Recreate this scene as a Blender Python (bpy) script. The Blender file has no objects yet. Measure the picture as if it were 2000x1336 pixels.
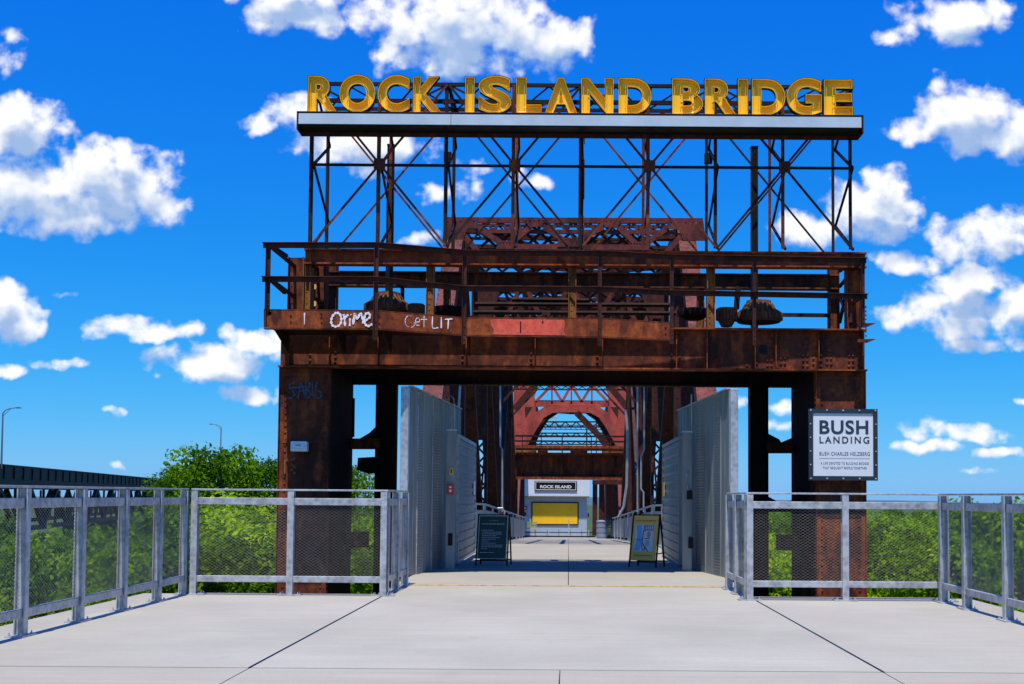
import bpy, math, random
from mathutils import Vector, Matrix
random.seed(7)
SC = bpy.context.scene
COL = SC.collection
R = math.radians

# ------------------------------------------------------------------ camera
CAMZ = 1.35
PITCH = math.atan(0.05); ROLL = R(0.4)
cam_d = bpy.data.cameras.new('camera'); cam = bpy.data.objects.new('camera', cam_d); COL.objects.link(cam)
cam.location = (0, 0, CAMZ)
CM = Matrix.Rotation(math.pi/2 + PITCH, 3, 'X') @ Matrix.Rotation(ROLL, 3, 'Z')
cam.rotation_euler = CM.to_euler()
cam_d.sensor_width = 36; cam_d.lens = 43.2
cam_d.shift_x = -0.056; cam_d.shift_y = 0.09
cam_d.clip_start = 0.1; cam_d.clip_end = 6000
SC.camera = cam

def P(px, py, Y):
    """x and z of the place at depth Y that the photo shows at px, py (2000 px wide)"""
    d = CM @ Vector(((px-1112)/2400, (848-py)/2400, -1))
    k = Y/d.y
    return d.x*k, CAMZ + d.z*k
def V(px, py, Y):
    x, z = P(px, py, Y); return Vector((x, Y, z))

# ------------------------------------------------------------------ sky, sun, exposure
SUN_EL = R(70.5); SUN_AZ = R(186)      # azimuth measured from +Y towards +X
sun_dir = Vector((math.sin(SUN_AZ)*math.cos(SUN_EL), math.cos(SUN_AZ)*math.cos(SUN_EL), math.sin(SUN_EL)))
sl = bpy.data.lights.new('sun', 'SUN'); sun = bpy.data.objects.new('sun', sl); COL.objects.link(sun)
sl.energy = 4.2; sl.angle = R(0.5); sl.color = (1, .93, .82)
sun.rotation_euler = (-sun_dir).to_track_quat('-Z', 'Y').to_euler()
SC.view_settings.view_transform = 'Standard'; SC.view_settings.look = 'None'
SC.view_settings.exposure = 0.45; SC.view_settings.gamma = 1
SC.view_settings.use_curve_mapping = False
SC.cycles.max_bounces = 8; SC.cycles.transparent_max_bounces = 12

# cx, cy, rx, ry, density of each cloud lobe on the sky (degrees-like units of the gnomonic sky map)
CLOUDS = [
 (45,255,85,75,1),(60,360,150,85,1.1),(225,345,125,75,1.1),(140,405,210,62,1),(300,400,55,50,.8),
 (560,20,105,55,1),(640,55,45,35,.8),(900,40,220,75,1.1),(880,110,150,55,.9),(1080,75,72,70,1),(560,-20,160,40,1),
 (500,245,45,22,.7),(590,225,75,48,.9),(720,285,140,58,.95),(870,372,72,30,.7),(915,330,42,20,.6),(1040,355,38,20,.6),(830,470,50,20,.7),
 (1860,38,115,50,1),(1935,18,55,36,.9),(1765,72,60,22,.7),(1890,225,115,78,1.05),(1785,250,55,36,.8),(1990,255,80,66,1),(1850,165,45,38,.7),
 (1700,410,110,68,1),(1580,445,85,42,.8),(1730,365,62,50,.9),(1910,470,125,52,.95),(1780,515,85,30,.8),(1965,430,66,42,.9),
 (1880,612,155,58,1),(1900,555,75,45,1),(1985,600,70,56,1),(1930,672,100,22,.8),
 (1810,830,55,24,.7),(1900,845,75,20,.7),(1830,872,75,14,.6),(1945,885,55,12,.55),(1890,917,42,10,.5),(1990,775,25,9,.5),
 (20,625,66,52,1),(0,585,55,50,1),(130,584,34,13,.5),(260,642,92,30,.85),(352,645,42,18,.7),(100,708,66,13,.55),(15,725,48,16,.8),
 (425,705,118,42,1),(480,665,66,36,1),(490,770,75,22,.75),(225,800,22,8,.5),(218,905,28,9,.45),(380,50,16,14,.5),
 (1515,830,50,15,.6),(1525,790,50,14,.55),(700,860,30,10,.5),(1430,780,50,12,.5),(12,95,30,50,.35),
]
world = bpy.data.worlds.new('World'); SC.world = world; world.use_nodes = True
wt = world.node_tree; wt.nodes.clear()

def nmath(t, op, a, b=None, c=None, clamp=False):
    n = t.nodes.new('ShaderNodeMath'); n.operation = op; n.use_clamp = clamp
    for i, v in enumerate((a, b, c)):
        if v is None: continue
        if isinstance(v, (int, float)): n.inputs[i].default_value = v
        else: t.links.new(v, n.inputs[i])
    return n.outputs[0]
def nvec(t, op, a, b=None, c=None):
    n = t.nodes.new('ShaderNodeVectorMath'); n.operation = op
    for i, v in enumerate((a, b, c)):
        if v is None: continue
        if isinstance(v, (tuple, list)): n.inputs[i].default_value = v
        else: t.links.new(v, n.inputs[i])
    return n.outputs['Value'] if op in ('DOT_PRODUCT', 'LENGTH') else n.outputs[0]
def nnoise(t, vec, scale, detail=4, rough=.55, lac=2.0):
    n = t.nodes.new('ShaderNodeTexNoise'); n.inputs['Scale'].default_value = scale
    n.inputs['Detail'].default_value = detail; n.inputs['Roughness'].default_value = rough
    n.inputs['Lacunarity'].default_value = lac
    if vec is not None: t.links.new(vec, n.inputs['Vector'])
    return n
def nmix(t, fac, a, b, mode='MIX'):
    n = t.nodes.new('ShaderNodeMix'); n.data_type = 'RGBA'; n.blend_type = mode
    for k, v in ((0, fac), (6, a), (7, b)):
        if isinstance(v, (int, float)): n.inputs[k].default_value = v
        elif isinstance(v, (tuple, list)): n.inputs[k].default_value = tuple(v)+((1,) if len(v) == 3 else ())
        else: t.links.new(v, n.inputs[k])
    return n.outputs[2]
def nramp(t, fac, stops, interp='LINEAR'):
    n = t.nodes.new('ShaderNodeValToRGB'); cr = n.color_ramp; cr.interpolation = interp
    while len(cr.elements) < len(stops): cr.elements.new(.5)
    for e, (p, c) in zip(cr.elements, stops):
        e.position = p; e.color = tuple(c)+(1,) if len(c) == 3 else c
    if fac is not None: t.links.new(fac, n.inputs[0])
    return n.outputs[0]

def build_world():
    # a node group that gives the cloud field at a place on the sky map
    g = bpy.data.node_groups.new('cloud field', 'ShaderNodeTree')
    g.interface.new_socket('P', in_out='INPUT', socket_type='NodeSocketVector')
    g.interface.new_socket('F', in_out='OUTPUT', socket_type='NodeSocketFloat')
    g.interface.new_socket('S', in_out='OUTPUT', socket_type='NodeSocketFloat')
    gi = g.nodes.new('NodeGroupInput'); go = g.nodes.new('NodeGroupOutput')
    p = gi.outputs[0]
    w = nnoise(g, p, 1.3, 3, .5)
    wv = nvec(g, 'MULTIPLY_ADD', nvec(g, 'SUBTRACT', w.outputs['Color'], (.5, .5, .5)), (.9, .5, 0), p)
    cur = None
    for cx, cy, rx, ry, a in CLOUDS:
        d = CM @ Vector(((cx-1112)/2400, (848-cy)/2400, -1))
        U = d.x/d.y*24; W = d.z/d.y*24      # sky map: 1 unit = 100 photo pixels
        rx, ry = rx*1.12/100, ry*1.10/100
        q = nvec(g, 'MULTIPLY_ADD', wv, (1/rx, 1/ry, 0), (-U/rx, -W/ry, 0))
        s = nmath(g, 'MULTIPLY_ADD', nvec(g, 'DOT_PRODUCT', q, q), -a, a)
        cur = s if cur is None else nmath(g, 'MAXIMUM', cur, s)
    cur = nmath(g, 'MAXIMUM', cur, -1.0)
    f1 = nnoise(g, p, 1.5, 8, .50, 2.1)
    sm = nnoise(g, p, 1.5, 2.5, .45, 2.1)
    g.links.new(nmath(g, 'MULTIPLY_ADD', nmath(g, 'SUBTRACT', sm.outputs[0], .5), 1.5, cur), go.inputs[1])
    vo = g.nodes.new('ShaderNodeTexVoronoi'); vo.feature = 'SMOOTH_F1'; vo.inputs['Scale'].default_value = 3.0
    vo.inputs['Smoothness'].default_value = .6
    try: vo.inputs['Detail'].default_value = 1.0
    except Exception: pass
    wv2 = nvec(g, 'MULTIPLY_ADD', nvec(g, 'SUBTRACT', f1.outputs['Color'], (.5, .5, .5)), (.5, .5, .5), p)
    g.links.new(wv2, vo.inputs['Vector'])
    f = nmath(g, 'MULTIPLY_ADD', nmath(g, 'SUBTRACT', f1.outputs[0], .5), 2.5, cur)
    f = nmath(g, 'MULTIPLY_ADD', nmath(g, 'SUBTRACT', .36, vo.outputs['Distance']), .42, f)
    g.links.new(f, go.inputs[0])
    t = wt
    tc = t.nodes.new('ShaderNodeTexCoord')
    sep = t.nodes.new('ShaderNodeSeparateXYZ'); t.links.new(tc.outputs['Generated'], sep.inputs[0])
    ay = nmath(t, 'MAXIMUM', nmath(t, 'ABSOLUTE', sep.outputs[1]), .12)
    U = nmath(t, 'MULTIPLY', nmath(t, 'DIVIDE', sep.outputs[0], ay), 24)
    W = nmath(t, 'MULTIPLY', nmath(t, 'DIVIDE', sep.outputs[2], ay), 24)
    cb = t.nodes.new('ShaderNodeCombineXYZ'); t.links.new(U, cb.inputs[0]); t.links.new(W, cb.inputs[1])
    def field(v):
        n = t.nodes.new('ShaderNodeGroup'); n.node_tree = g; t.links.new(v, n.inputs[0]); return n.outputs
    F0, S0 = field(cb.outputs[0])
    F1, S1 = field(nvec(t, 'ADD', cb.outputs[0], (-.12, .50, 0)))
    al = t.nodes.new('ShaderNodeMapRange'); al.interpolation_type = 'SMOOTHSTEP'
    al.inputs[1].default_value = -.05; al.inputs[2].default_value = .70
    t.links.new(F0, al.inputs[0])
    sky = t.nodes.new('ShaderNodeTexSky'); sky.sky_type = 'NISHITA'; sky.sun_disc = False
    sky.sun_elevation = SUN_EL; sky.sun_rotation = SUN_AZ
    sky.altitude = 200; sky.air_density = 1.0; sky.dust_density = .25; sky.ozone_density = 3.0
    # grade of the sky colour: the deep polarised blue of the photograph
    K = .095
    sp = t.nodes.new('ShaderNodeSeparateColor'); t.links.new(sky.outputs[0], sp.inputs[0])
    jn = t.nodes.new('ShaderNodeCombineColor')
    for i, (gain, pw) in enumerate(((.46, 2.4), (.585, .97), (.79, .28))):
        v = nmath(t, 'POWER', nmath(t, 'MULTIPLY', sp.outputs[i], K), pw)
        t.links.new(nmath(t, 'MULTIPLY', v, gain/K), jn.inputs[i])
    # clouds: sunlit where little cloud lies above them, blue grey where much does
    sh = t.nodes.new('ShaderNodeMapRange'); sh.interpolation_type = 'SMOOTHSTEP'
    sh.inputs[1].default_value = .28; sh.inputs[2].default_value = 1.15
    t.links.new(nmath(t, 'ADD', nmath(t, 'MULTIPLY', S1, 1.3), nmath(t, 'MULTIPLY', F0, -.32)), sh.inputs[0])
    cc = nmix(t, sh.outputs[0], (7.8, 7.9, 8.1), (2.7, 3.9, 6.2))
    col = nmix(t, al.outputs[0], jn.outputs[0], cc)
    bg = t.nodes.new('ShaderNodeBackground'); bg.inputs[1].default_value = .095
    t.links.new(col, bg.inputs[0])
    out = t.nodes.new('ShaderNodeOutputWorld'); t.links.new(bg.outputs[0], out.inputs[0])
build_world()
world.cycles.sampling_method = "MANUAL"; world.cycles.sample_map_resolution = 256

# ------------------------------------------------------------------ materials
MATS = {}
def new_mat(name):
    m = bpy.data.materials.new(name); m.use_nodes = True; t = m.node_tree
    b = t.nodes['Principled BSDF']; return m, t, b
def obj_co(t):
    return t.nodes.new('ShaderNodeTexCoord').outputs['Object']
def bump(t, b, h, dist=.01, strength=.5):
    n = t.nodes.new('ShaderNodeBump'); n.inputs['Distance'].default_value = dist; n.inputs['Strength'].default_value = strength
    t.links.new(h, n.inputs['Height']); t.links.new(n.outputs[0], b.inputs['Normal'])
def plain(name, col, rough=.6, metal=0, var=.12, scale=3, emit=None):
    m, t, b = new_mat(name)
    co = obj_co(t); n = nnoise(t, co, scale, 6, .6)
    c0 = tuple(max(0, c*(1-var*1.6)) for c in col); c1 = tuple(min(1, c*(1+var)) for c in col)
    t.links.new(nramp(t, n.outputs[0], [(.3, c0), (.7, c1)]), b.inputs['Base Color'])
    b.inputs['Roughness'].default_value = rough; b.inputs['Metallic'].default_value = metal
    if emit:
        b.inputs['Emission Color'].default_value = tuple(emit[0])+(1,); b.inputs['Emission Strength'].default_value = emit[1]
    if max(col) < .04: b.inputs['Specular IOR Level'].default_value = .12
    MATS[name] = m; return m
def rusty(name, dark, mid, hot, lo=.42, hi=.62, rough=.75, sc=1.6, streak=True):
    m, t, b = new_mat(name)
    co = obj_co(t)
    mp = t.nodes.new('ShaderNodeMapping'); t.links.new(co, mp.inputs[0])
    mp.inputs['Scale'].default_value = (1, 1, .35) if streak else (1, 1, 1)
    n1 = nnoise(t, mp.outputs[0], sc, 8, .62)
    n2 = nnoise(t, co, sc*7, 6, .65)
    n3 = nnoise(t, mp.outputs[0], sc*3.1, 5, .6)
    c = nramp(t, n1.outputs[0], [(.36, dark), (.5, mid), (.66, mid)])
    f = nramp(t, n3.outputs[0], [(lo+.06, (0, 0, 0)), (hi+.08, (1, 1, 1))])
    c = nmix(t, f, c, hot)
    c = nmix(t, nramp(t, n2.outputs[0], [(.44, (0, 0, 0)), (.68, (.75, .75, .75))]), c, dark)
    t.links.new(c, b.inputs['Base Color'])
    b.inputs['Roughness'].default_value = rough; b.inputs['Specular IOR Level'].default_value = .2
    bump(t, b, n2.outputs[0], .006, .6)
    MATS[name] = m; return m
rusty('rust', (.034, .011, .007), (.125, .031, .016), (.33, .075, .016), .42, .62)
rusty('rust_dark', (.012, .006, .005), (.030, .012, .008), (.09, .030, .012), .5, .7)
rusty('rust_orange', (.065, .015, .008), (.21, .042, .014), (.42, .10, .018), .40, .62)
rusty('rust_ochre', (.10, .045, .016), (.26, .105, .028), (.42, .14, .03), .4, .6)
rusty('truss_red', (.042, .011, .011), (.14, .030, .027), (.20, .045, .032), .4, .62, .6)
rusty('truss_brown', (.020, .007, .006), (.062, .017, .013), (.12, .032, .02), .42, .64, .65)
rusty('truss_pink', (.24, .045, .035), (.42, .075, .052), (.50, .10, .065), .42, .6, .55, .6)
rusty('red_lead', (.40, .06, .04), (.72, .10, .06), (.78, .14, .08), .4, .6, .6, 2)
rusty('gear_brown', (.06, .024, .013), (.17, .075, .033), (.26, .10, .035), .42, .6)

def galv(name, a, c, rough=.45, metal=.35, sc=14, stretch=None):
    m, t, b = new_mat(name); co = obj_co(t)
    v = co
    if stretch:
        mp = t.nodes.new('ShaderNodeMapping'); t.links.new(co, mp.inputs[0]); mp.inputs['Scale'].default_value = stretch; v = mp.outputs[0]
    vo = t.nodes.new('ShaderNodeTexVoronoi'); vo.inputs['Scale'].default_value = sc; t.links.new(v, vo.inputs['Vector'])
    n = nnoise(t, v, sc*.25, 6, .6)
    f = nmath(t, 'ADD', nmath(t, 'MULTIPLY', vo.outputs['Distance'], .35), nmath(t, 'MULTIPLY', n.outputs[0], .8))
    t.links.new(nramp(t, f, [(.35, a), (.68, c)]), b.inputs['Base Color'])
    b.inputs['Roughness'].default_value = rough; b.inputs['Metallic'].default_value = metal
    bump(t, b, n.outputs[0], .003, .4)
    MATS[name] = m; return m
galv('galvanised', (.22, .24, .26), (.46, .48, .50), .42, .25)
galv('mesh_metal', (.17, .155, .14), (.27, .245, .22), .6, .2)
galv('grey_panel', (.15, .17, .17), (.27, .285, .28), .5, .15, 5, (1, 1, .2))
galv('grey_panel_shaded', (.13, .155, .15), (.23, .26, .25), .5, .15, 5, (1, 1, .2))  # right-hand copy of the panel grey, shade put into its colour
plain('ledge_grey', (.55, .62, .66), .35, .2, .08, 2)
plain('letter_yellow', (1.0, .57, .0), .42, 0, .04, 2)
plain('letter_back', (1.0, .54, .0), .42, 0, .05, 2)
plain('letter_black', (.012, .012, .014), .5)
plain('neon_tube', (1.0, .62, .01), .15, 0, .08, 6)
plain('sign_white', (.72, .74, .78), .35, 0, .03, 1)
plain('sign_frame_blue', (.020, .028, .045), .4, 0, .1)
plain('sign_ink', (.022, .040, .065), .5, 0, .05)
plain('sign_ink_soft', (.13, .15, .19), .5, 0, .05)
plain('bolt_metal', (.5, .5, .5), .35, .6, .1)
plain('black_metal', (.012, .013, .015), .45, 0, .2)
plain('board_green', (.020, .048, .030), .45, 0, .1)
plain('board_text', (.55, .62, .60), .6, 0, .1)
plain('board_yellow', (1.0, .55, .10), .5, 0, .06)
plain('board_ink', (.14, .08, .02), .6, 0, .1)
plain('map_pale', (.66, .72, .80), .5, 0, .05)
plain('map_blue', (.22, .48, .74), .5, 0, .05)
plain('map_line', (.03, .03, .05), .5, 0, .05)
plain('map_orange', (.80, .32, .12), .5, 0, .05)
plain('map_green', (.45, .55, .42), .5, 0, .05)
plain('white_paint', (.78, .78, .80), .5, 0, .06)
plain('graffiti_white', (.80, .74, .80), .6, 0, .12, 20)
plain('graffiti_blue', (.025, .08, .15), .6, 0, .25, 20)
plain('kiosk_white', (.66, .72, .82), .5, 0, .04)
plain('kiosk_grey', (.34, .42, .54), .5, 0, .06)
plain('shutter_yellow', (.90, .52, .005), .45, 0, .05)
plain('alarm_red', (.55, .02, .02), .4, 0, .1)
plain('label_yellow', (.55, .38, .10), .5, 0, .1)
plain('conduit_grey', (.42, .42, .42), .4, .5, .15)
plain('bench_green', (.25, .32, .18), .5, 0, .1)
plain('bin_green', (.06, .09, .06), .5, 0, .1)
plain('barrel_grey', (.20, .25, .32), .5, 0, .1)
plain('highway_concrete', (.06, .034, .026), .8, 0, .3)
plain('highway_steel', (.030, .022, .020), .6, 0, .2)
plain('lamp_metal', (.16, .18, .20), .45, .5, .1)
plain('bark', (.06, .045, .03), .9, 0, .4)
plain('line_yellow', (.62, .40, .14), .8, 0, .3, 12)
plain('tank_white', (.55, .55, .58), .5, 0, .1)
plain('seam_dark', (.02, .022, .025), .9, 0, .1)

def concrete(name, a, c, warm, tr=.0):
    m, t, b = new_mat(name); co = obj_co(t)
    n1 = nnoise(t, co, .55, 6, .6); n2 = nnoise(t, co, 26, 5, .6)
    mp = t.nodes.new('ShaderNodeMapping'); t.links.new(co, mp.inputs[0]); mp.inputs['Scale'].default_value = (.35, 7, 1)
    n3 = nnoise(t, mp.outputs[0], 1.2, 7, .62)
    n4 = nnoise(t, co, 2.6, 8, .7)
    k = nramp(t, n1.outputs[0], [(.3, a), (.7, c)])
    k = nmix(t, nramp(t, n3.outputs[0], [(.40, (0, 0, 0)), (.68, (.8, .8, .8))]), k, tuple(v*.93 for v in warm))
    k = nmix(t, nramp(t, n4.outputs[0], [(.60, (0, 0, 0)), (.74, (.5, .5, .5))]), k, tuple(v*.72 for v in a))
    n5 = nnoise(t, co, .23, 5, .65); n6 = nnoise(t, co, 60, 2, .5)
    k = nmix(t, nramp(t, n5.outputs[0], [(.46, (0, 0, 0)), (.62, (.55, .55, .55))]), k, tuple(v*.84 for v in a))
    k = nmix(t, nramp(t, n6.outputs[0], [(.70, (0, 0, 0)), (.76, (.8, .8, .8))]), k, tuple(v*.45 for v in a))
    k = nmix(t, nramp(t, n2.outputs[0], [(.35, (.22, .22, .22)), (.6, (0, 0, 0))]), k, tuple(v*.8 for v in a))
    t.links.new(k, b.inputs['Base Color']); b.inputs['Roughness'].default_value = .85
    h = nmath(t, 'ADD', n3.outputs[0], nmath(t, 'MULTIPLY', n2.outputs[0], .4))
    bump(t, b, h, .004, .5)
    MATS[name] = m
concrete('concrete', (.335, .322, .275), (.415, .402, .345), (.375, .35, .295))
concrete('concrete_warm', (.33, .315, .265), (.385, .37, .315), (.34, .31, .25))

def leafy(name, c1, c2, c3):
    m, t, b = new_mat(name); co = obj_co(t)
    oi = t.nodes.new('ShaderNodeObjectInfo')
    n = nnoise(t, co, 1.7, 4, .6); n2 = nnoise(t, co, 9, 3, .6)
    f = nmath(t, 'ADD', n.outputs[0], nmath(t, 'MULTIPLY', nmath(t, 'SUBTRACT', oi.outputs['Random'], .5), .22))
    k = nramp(t, f, [(.36, c1), (.5, c2), (.64, c3)])  # clump tones: leaf variety, with light-and-shade contrast put into the colour
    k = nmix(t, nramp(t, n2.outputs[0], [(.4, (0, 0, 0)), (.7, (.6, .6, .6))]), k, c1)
    d = t.nodes.new('ShaderNodeBsdfDiffuse'); tr = t.nodes.new('ShaderNodeBsdfTranslucent')
    t.links.new(k, d.inputs[0])
    t.links.new(nmix(t, 1.0, k, (1.5, 1.7, .35), 'MULTIPLY'), tr.inputs[0])
    ms = t.nodes.new('ShaderNodeMixShader'); ms.inputs[0].default_value = .45
    t.links.new(d.outputs[0], ms.inputs[1]); t.links.new(tr.outputs[0], ms.inputs[2])
    out = t.nodes['Material Output']; t.links.new(ms.outputs[0], out.inputs[0])
    MATS[name] = m
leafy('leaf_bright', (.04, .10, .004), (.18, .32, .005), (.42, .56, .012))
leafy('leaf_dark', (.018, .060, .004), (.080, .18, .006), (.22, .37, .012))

def ground_mat():
    m, t, b = new_mat('bank_grass'); co = obj_co(t)
    n = nnoise(t, co, .15, 6, .6)
    t.links.new(nramp(t, n.outputs[0], [(.35, (.022, .045, .008)), (.65, (.05, .10, .015))]), b.inputs['Base Color'])
    b.inputs['Roughness'].default_value = 1
    MATS['bank_grass'] = m
    m, t, b = new_mat('river_water'); b.inputs['Base Color'].default_value = (.08, .10, .08, 1); b.inputs['Roughness'].default_value = .12
    co = obj_co(t); n = nnoise(t, co, .6, 4, .6); bump(t, b, n.outputs[0], .1, .5)
    MATS['river_water'] = m
ground_mat()

# ------------------------------------------------------------------ mesh builders
ORIGIN = {}
def orth(d, up):
    d = d.normalized(); up = Vector(up)
    if abs(d.dot(up)) > .98: up = Vector((0, 1, 0)) if abs(d.y) < .9 else Vector((1, 0, 0))
    s = d.cross(up).normalized(); u = s.cross(d).normalized(); return s, u
class MB:
    def __init__(self): self.v = []; self.f = []
    def add(self, vs, fs):
        n = len(self.v); self.v += [tuple(p) for p in vs]; self.f += [tuple(i+n for i in q) for q in fs]; return self
    def box(self, x0, x1, y0, y1, z0, z1):
        vs = [(x, y, z) for z in (z0, z1) for x, y in ((x0, y0), (x1, y0), (x1, y1), (x0, y1))]
        return self.add(vs, [(3, 2, 1, 0), (4, 5, 6, 7), (0, 1, 5, 4), (1, 2, 6, 5), (2, 3, 7, 6), (3, 0, 4, 7)])
    def bar(self, a, b, w, h, up=(0, 0, 1)):
        """box from a to b, w across and h along up"""
        a = Vector(a); b = Vector(b); s, u = orth(b-a, up)
        vs = [p + s*i*w/2 + u*j*h/2 for p in (a, b) for i, j in ((-1, -1), (1, -1), (1, 1), (-1, 1))]
        return self.add(vs, [(3, 2, 1, 0), (4, 5, 6, 7), (0, 1, 5, 4), (1, 2, 6, 5), (2, 3, 7, 6), (3, 0, 4, 7)])
    def ibeam(self, a, b, w, h, t=.02, up=(0, 0, 1)):
        a = Vector(a); b = Vector(b); s, u = orth(b-a, up)
        self.bar(a, b, t, h-2*t, up)
        for k in (-1, 1): self.bar(a+u*k*(h/2-t/2), b+u*k*(h/2-t/2), w, t, up)
        return self
    def angle(self, a, b, w, t=.012, up=(0, 0, 1), sx=1, sy=1):
        a = Vector(a); b = Vector(b); s, u = orth(b-a, up)
        self.bar(a+s*sx*w/2, b+s*sx*w/2, w, t, up)
        o = u*sy*(w/2+t/2)
        self.bar(a+o, b+o, t, w, up); return self
    def tube(self, pts, r, n=8, cap=True):
        pts = [Vector(p) for p in pts]; rings = []
        for i, p in enumerate(pts):
            d = (pts[min(i+1, len(pts)-1)] - pts[max(i-1, 0)])
            s, u = orth(d, (0, 0, 1)); rr = r[i] if isinstance(r, (list, tuple)) else r
            rings.append([p + s*math.cos(2*math.pi*k/n)*rr + u*math.sin(2*math.pi*k/n)*rr for k in range(n)])
        vs = [q for ring in rings for q in ring]; fs = []
        for i in range(len(pts)-1):
            for k in range(n):
                fs.append((i*n+k, i*n+(k+1) % n, (i+1)*n+(k+1) % n, (i+1)*n+k))
        if cap: fs.append(tuple(range(n-1, -1, -1))); fs.append(tuple((len(pts)-1)*n+k for k in range(n)))
        return self.add(vs, fs)
    def lathe(self, c, prof, n=24):
        c = Vector(c); vs = []; fs = []
        for r, z in prof:
            for k in range(n):
                a = 2*math.pi*k/n; vs.append(c + Vector((r*math.cos(a), r*math.sin(a), z)))
        for i in range(len(prof)-1):
            for k in range(n): fs.append((i*n+k, i*n+(k+1) % n, (i+1)*n+(k+1) % n, (i+1)*n+k))
        fs.append(tuple(range(n-1, -1, -1))); fs.append(tuple((len(prof)-1)*n+k for k in range(n)))
        return self.add(vs, fs)
    def prism(self, pts, d):
        """closed polygon of 3D points pushed along vector d"""
        pts = [Vector(p) for p in pts]; d = Vector(d); n = len(pts)
        vs = pts + [p+d for p in pts]
        fs = [tuple(range(n-1, -1, -1)), tuple(range(n, 2*n))] + [(i, (i+1) % n, (i+1) % n+n, i+n) for i in range(n)]
        return self.add(vs, fs)
    def rivet(self, p, r=.018, d=(0, -1, 0)):
        p = Vector(p); d = Vector(d).normalized(); s, u = orth(d, (0, 0, 1)); vs = []
        for rr, h in ((r, 0), (r*.8, r*.55)):
            for k in range(7):
                a = 2*math.pi*k/7; vs.append(p + s*math.cos(a)*rr + u*math.sin(a)*rr + d*h)
        vs.append(p + d*r*.8)
        fs = [(k, (k+1) % 7, 7+(k+1) % 7, 7+k) for k in range(7)] + [(7+k, 7+(k+1) % 7, 14) for k in range(7)]
        return self.add(vs, fs)
    def laced(self, a, b, w, face=(0, -1, 0), chord=.06, depth=.12, step=None, lace=.035, double=True):
        """two side channels from a to b, w apart in the face plane, with lacing bars"""
        a = Vector(a); b = Vector(b); d = (b-a); L = d.length; dn = d/L; f = Vector(face)
        s = dn.cross(f).normalized(); f = s.cross(dn).normalized()
        for k in (-1, 1): self.bar(a+s*k*(w/2-chord/2), b+s*k*(w/2-chord/2), chord, depth, f)
        step = step or w*.95; n = max(2, int(L/step)); iw = w/2-chord*.7
        for i in range(n):
            p = a+dn*L*i/n; q = a+dn*L*(i+1)/n
            self.bar(p-s*iw, q+s*iw, lace, .012, f)
            if double: self.bar(p+s*iw+f*.013, q-s*iw+f*.013, lace, .012, f)
        return self
    def mesh(self, name, mat, off=Vector((0, 0, 0)), smooth=False):
        me = bpy.data.meshes.new(name)
        me.from_pydata([(p[0]-off.x, p[1]-off.y, p[2]-off.z) for p in self.v], [], self.f)
        me.materials.append(MATS[mat]); me.update()
        if smooth:
            for q in me.polygons: q.use_smooth = True
        return me
    def build(self, name, mat, parent=None, label=None, smooth=False, bev=0):
        off = ORIGIN.get(parent.name, Vector((0, 0, 0))) if parent else Vector((0, 0, 0))
        o = bpy.data.objects.new(name, self.mesh(name, mat, off, smooth)); COL.objects.link(o)
        if parent: o.parent = parent; ORIGIN[o.name] = off
        else: ORIGIN[o.name] = Vector((0, 0, 0))
        if label: o['label'] = label
        if bev:
            m = o.modifiers.new('bevel', 'BEVEL'); m.width = bev; m.segments = 2; m.limit_method = 'ANGLE'
        return o
def tag(o, label=None, cat=None, group=None, kind=None):
    if label: o['label'] = label
    if cat: o['category'] = cat
    if group: o['group'] = group
    if kind: o['kind'] = kind
    return o
def thing(name, label, cat, loc=(0, 0, 0), group=None):
    o = bpy.data.objects.new(name, None); COL.objects.link(o); o.location = loc; o.empty_display_size = .2
    ORIGIN[o.name] = Vector(loc); return tag(o, label, cat, group)
def struct(name, mb, mat): return tag(mb.build(name, mat), kind='structure')
def copy_tree(o, loc, rz=0, scale=1, label=None):
    r = o.copy(); COL.objects.link(r); r.location = loc; r.rotation_euler = (0, 0, rz); r.scale = (scale,)*3 if isinstance(scale, (int, float)) else scale
    if label: r['label'] = label
    for ch in list(o.children):
        c = ch.copy(); COL.objects.link(c); c.parent = r
        for g in list(ch.children):
            d = g.copy(); COL.objects.link(d); d.parent = c
    return r

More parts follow.
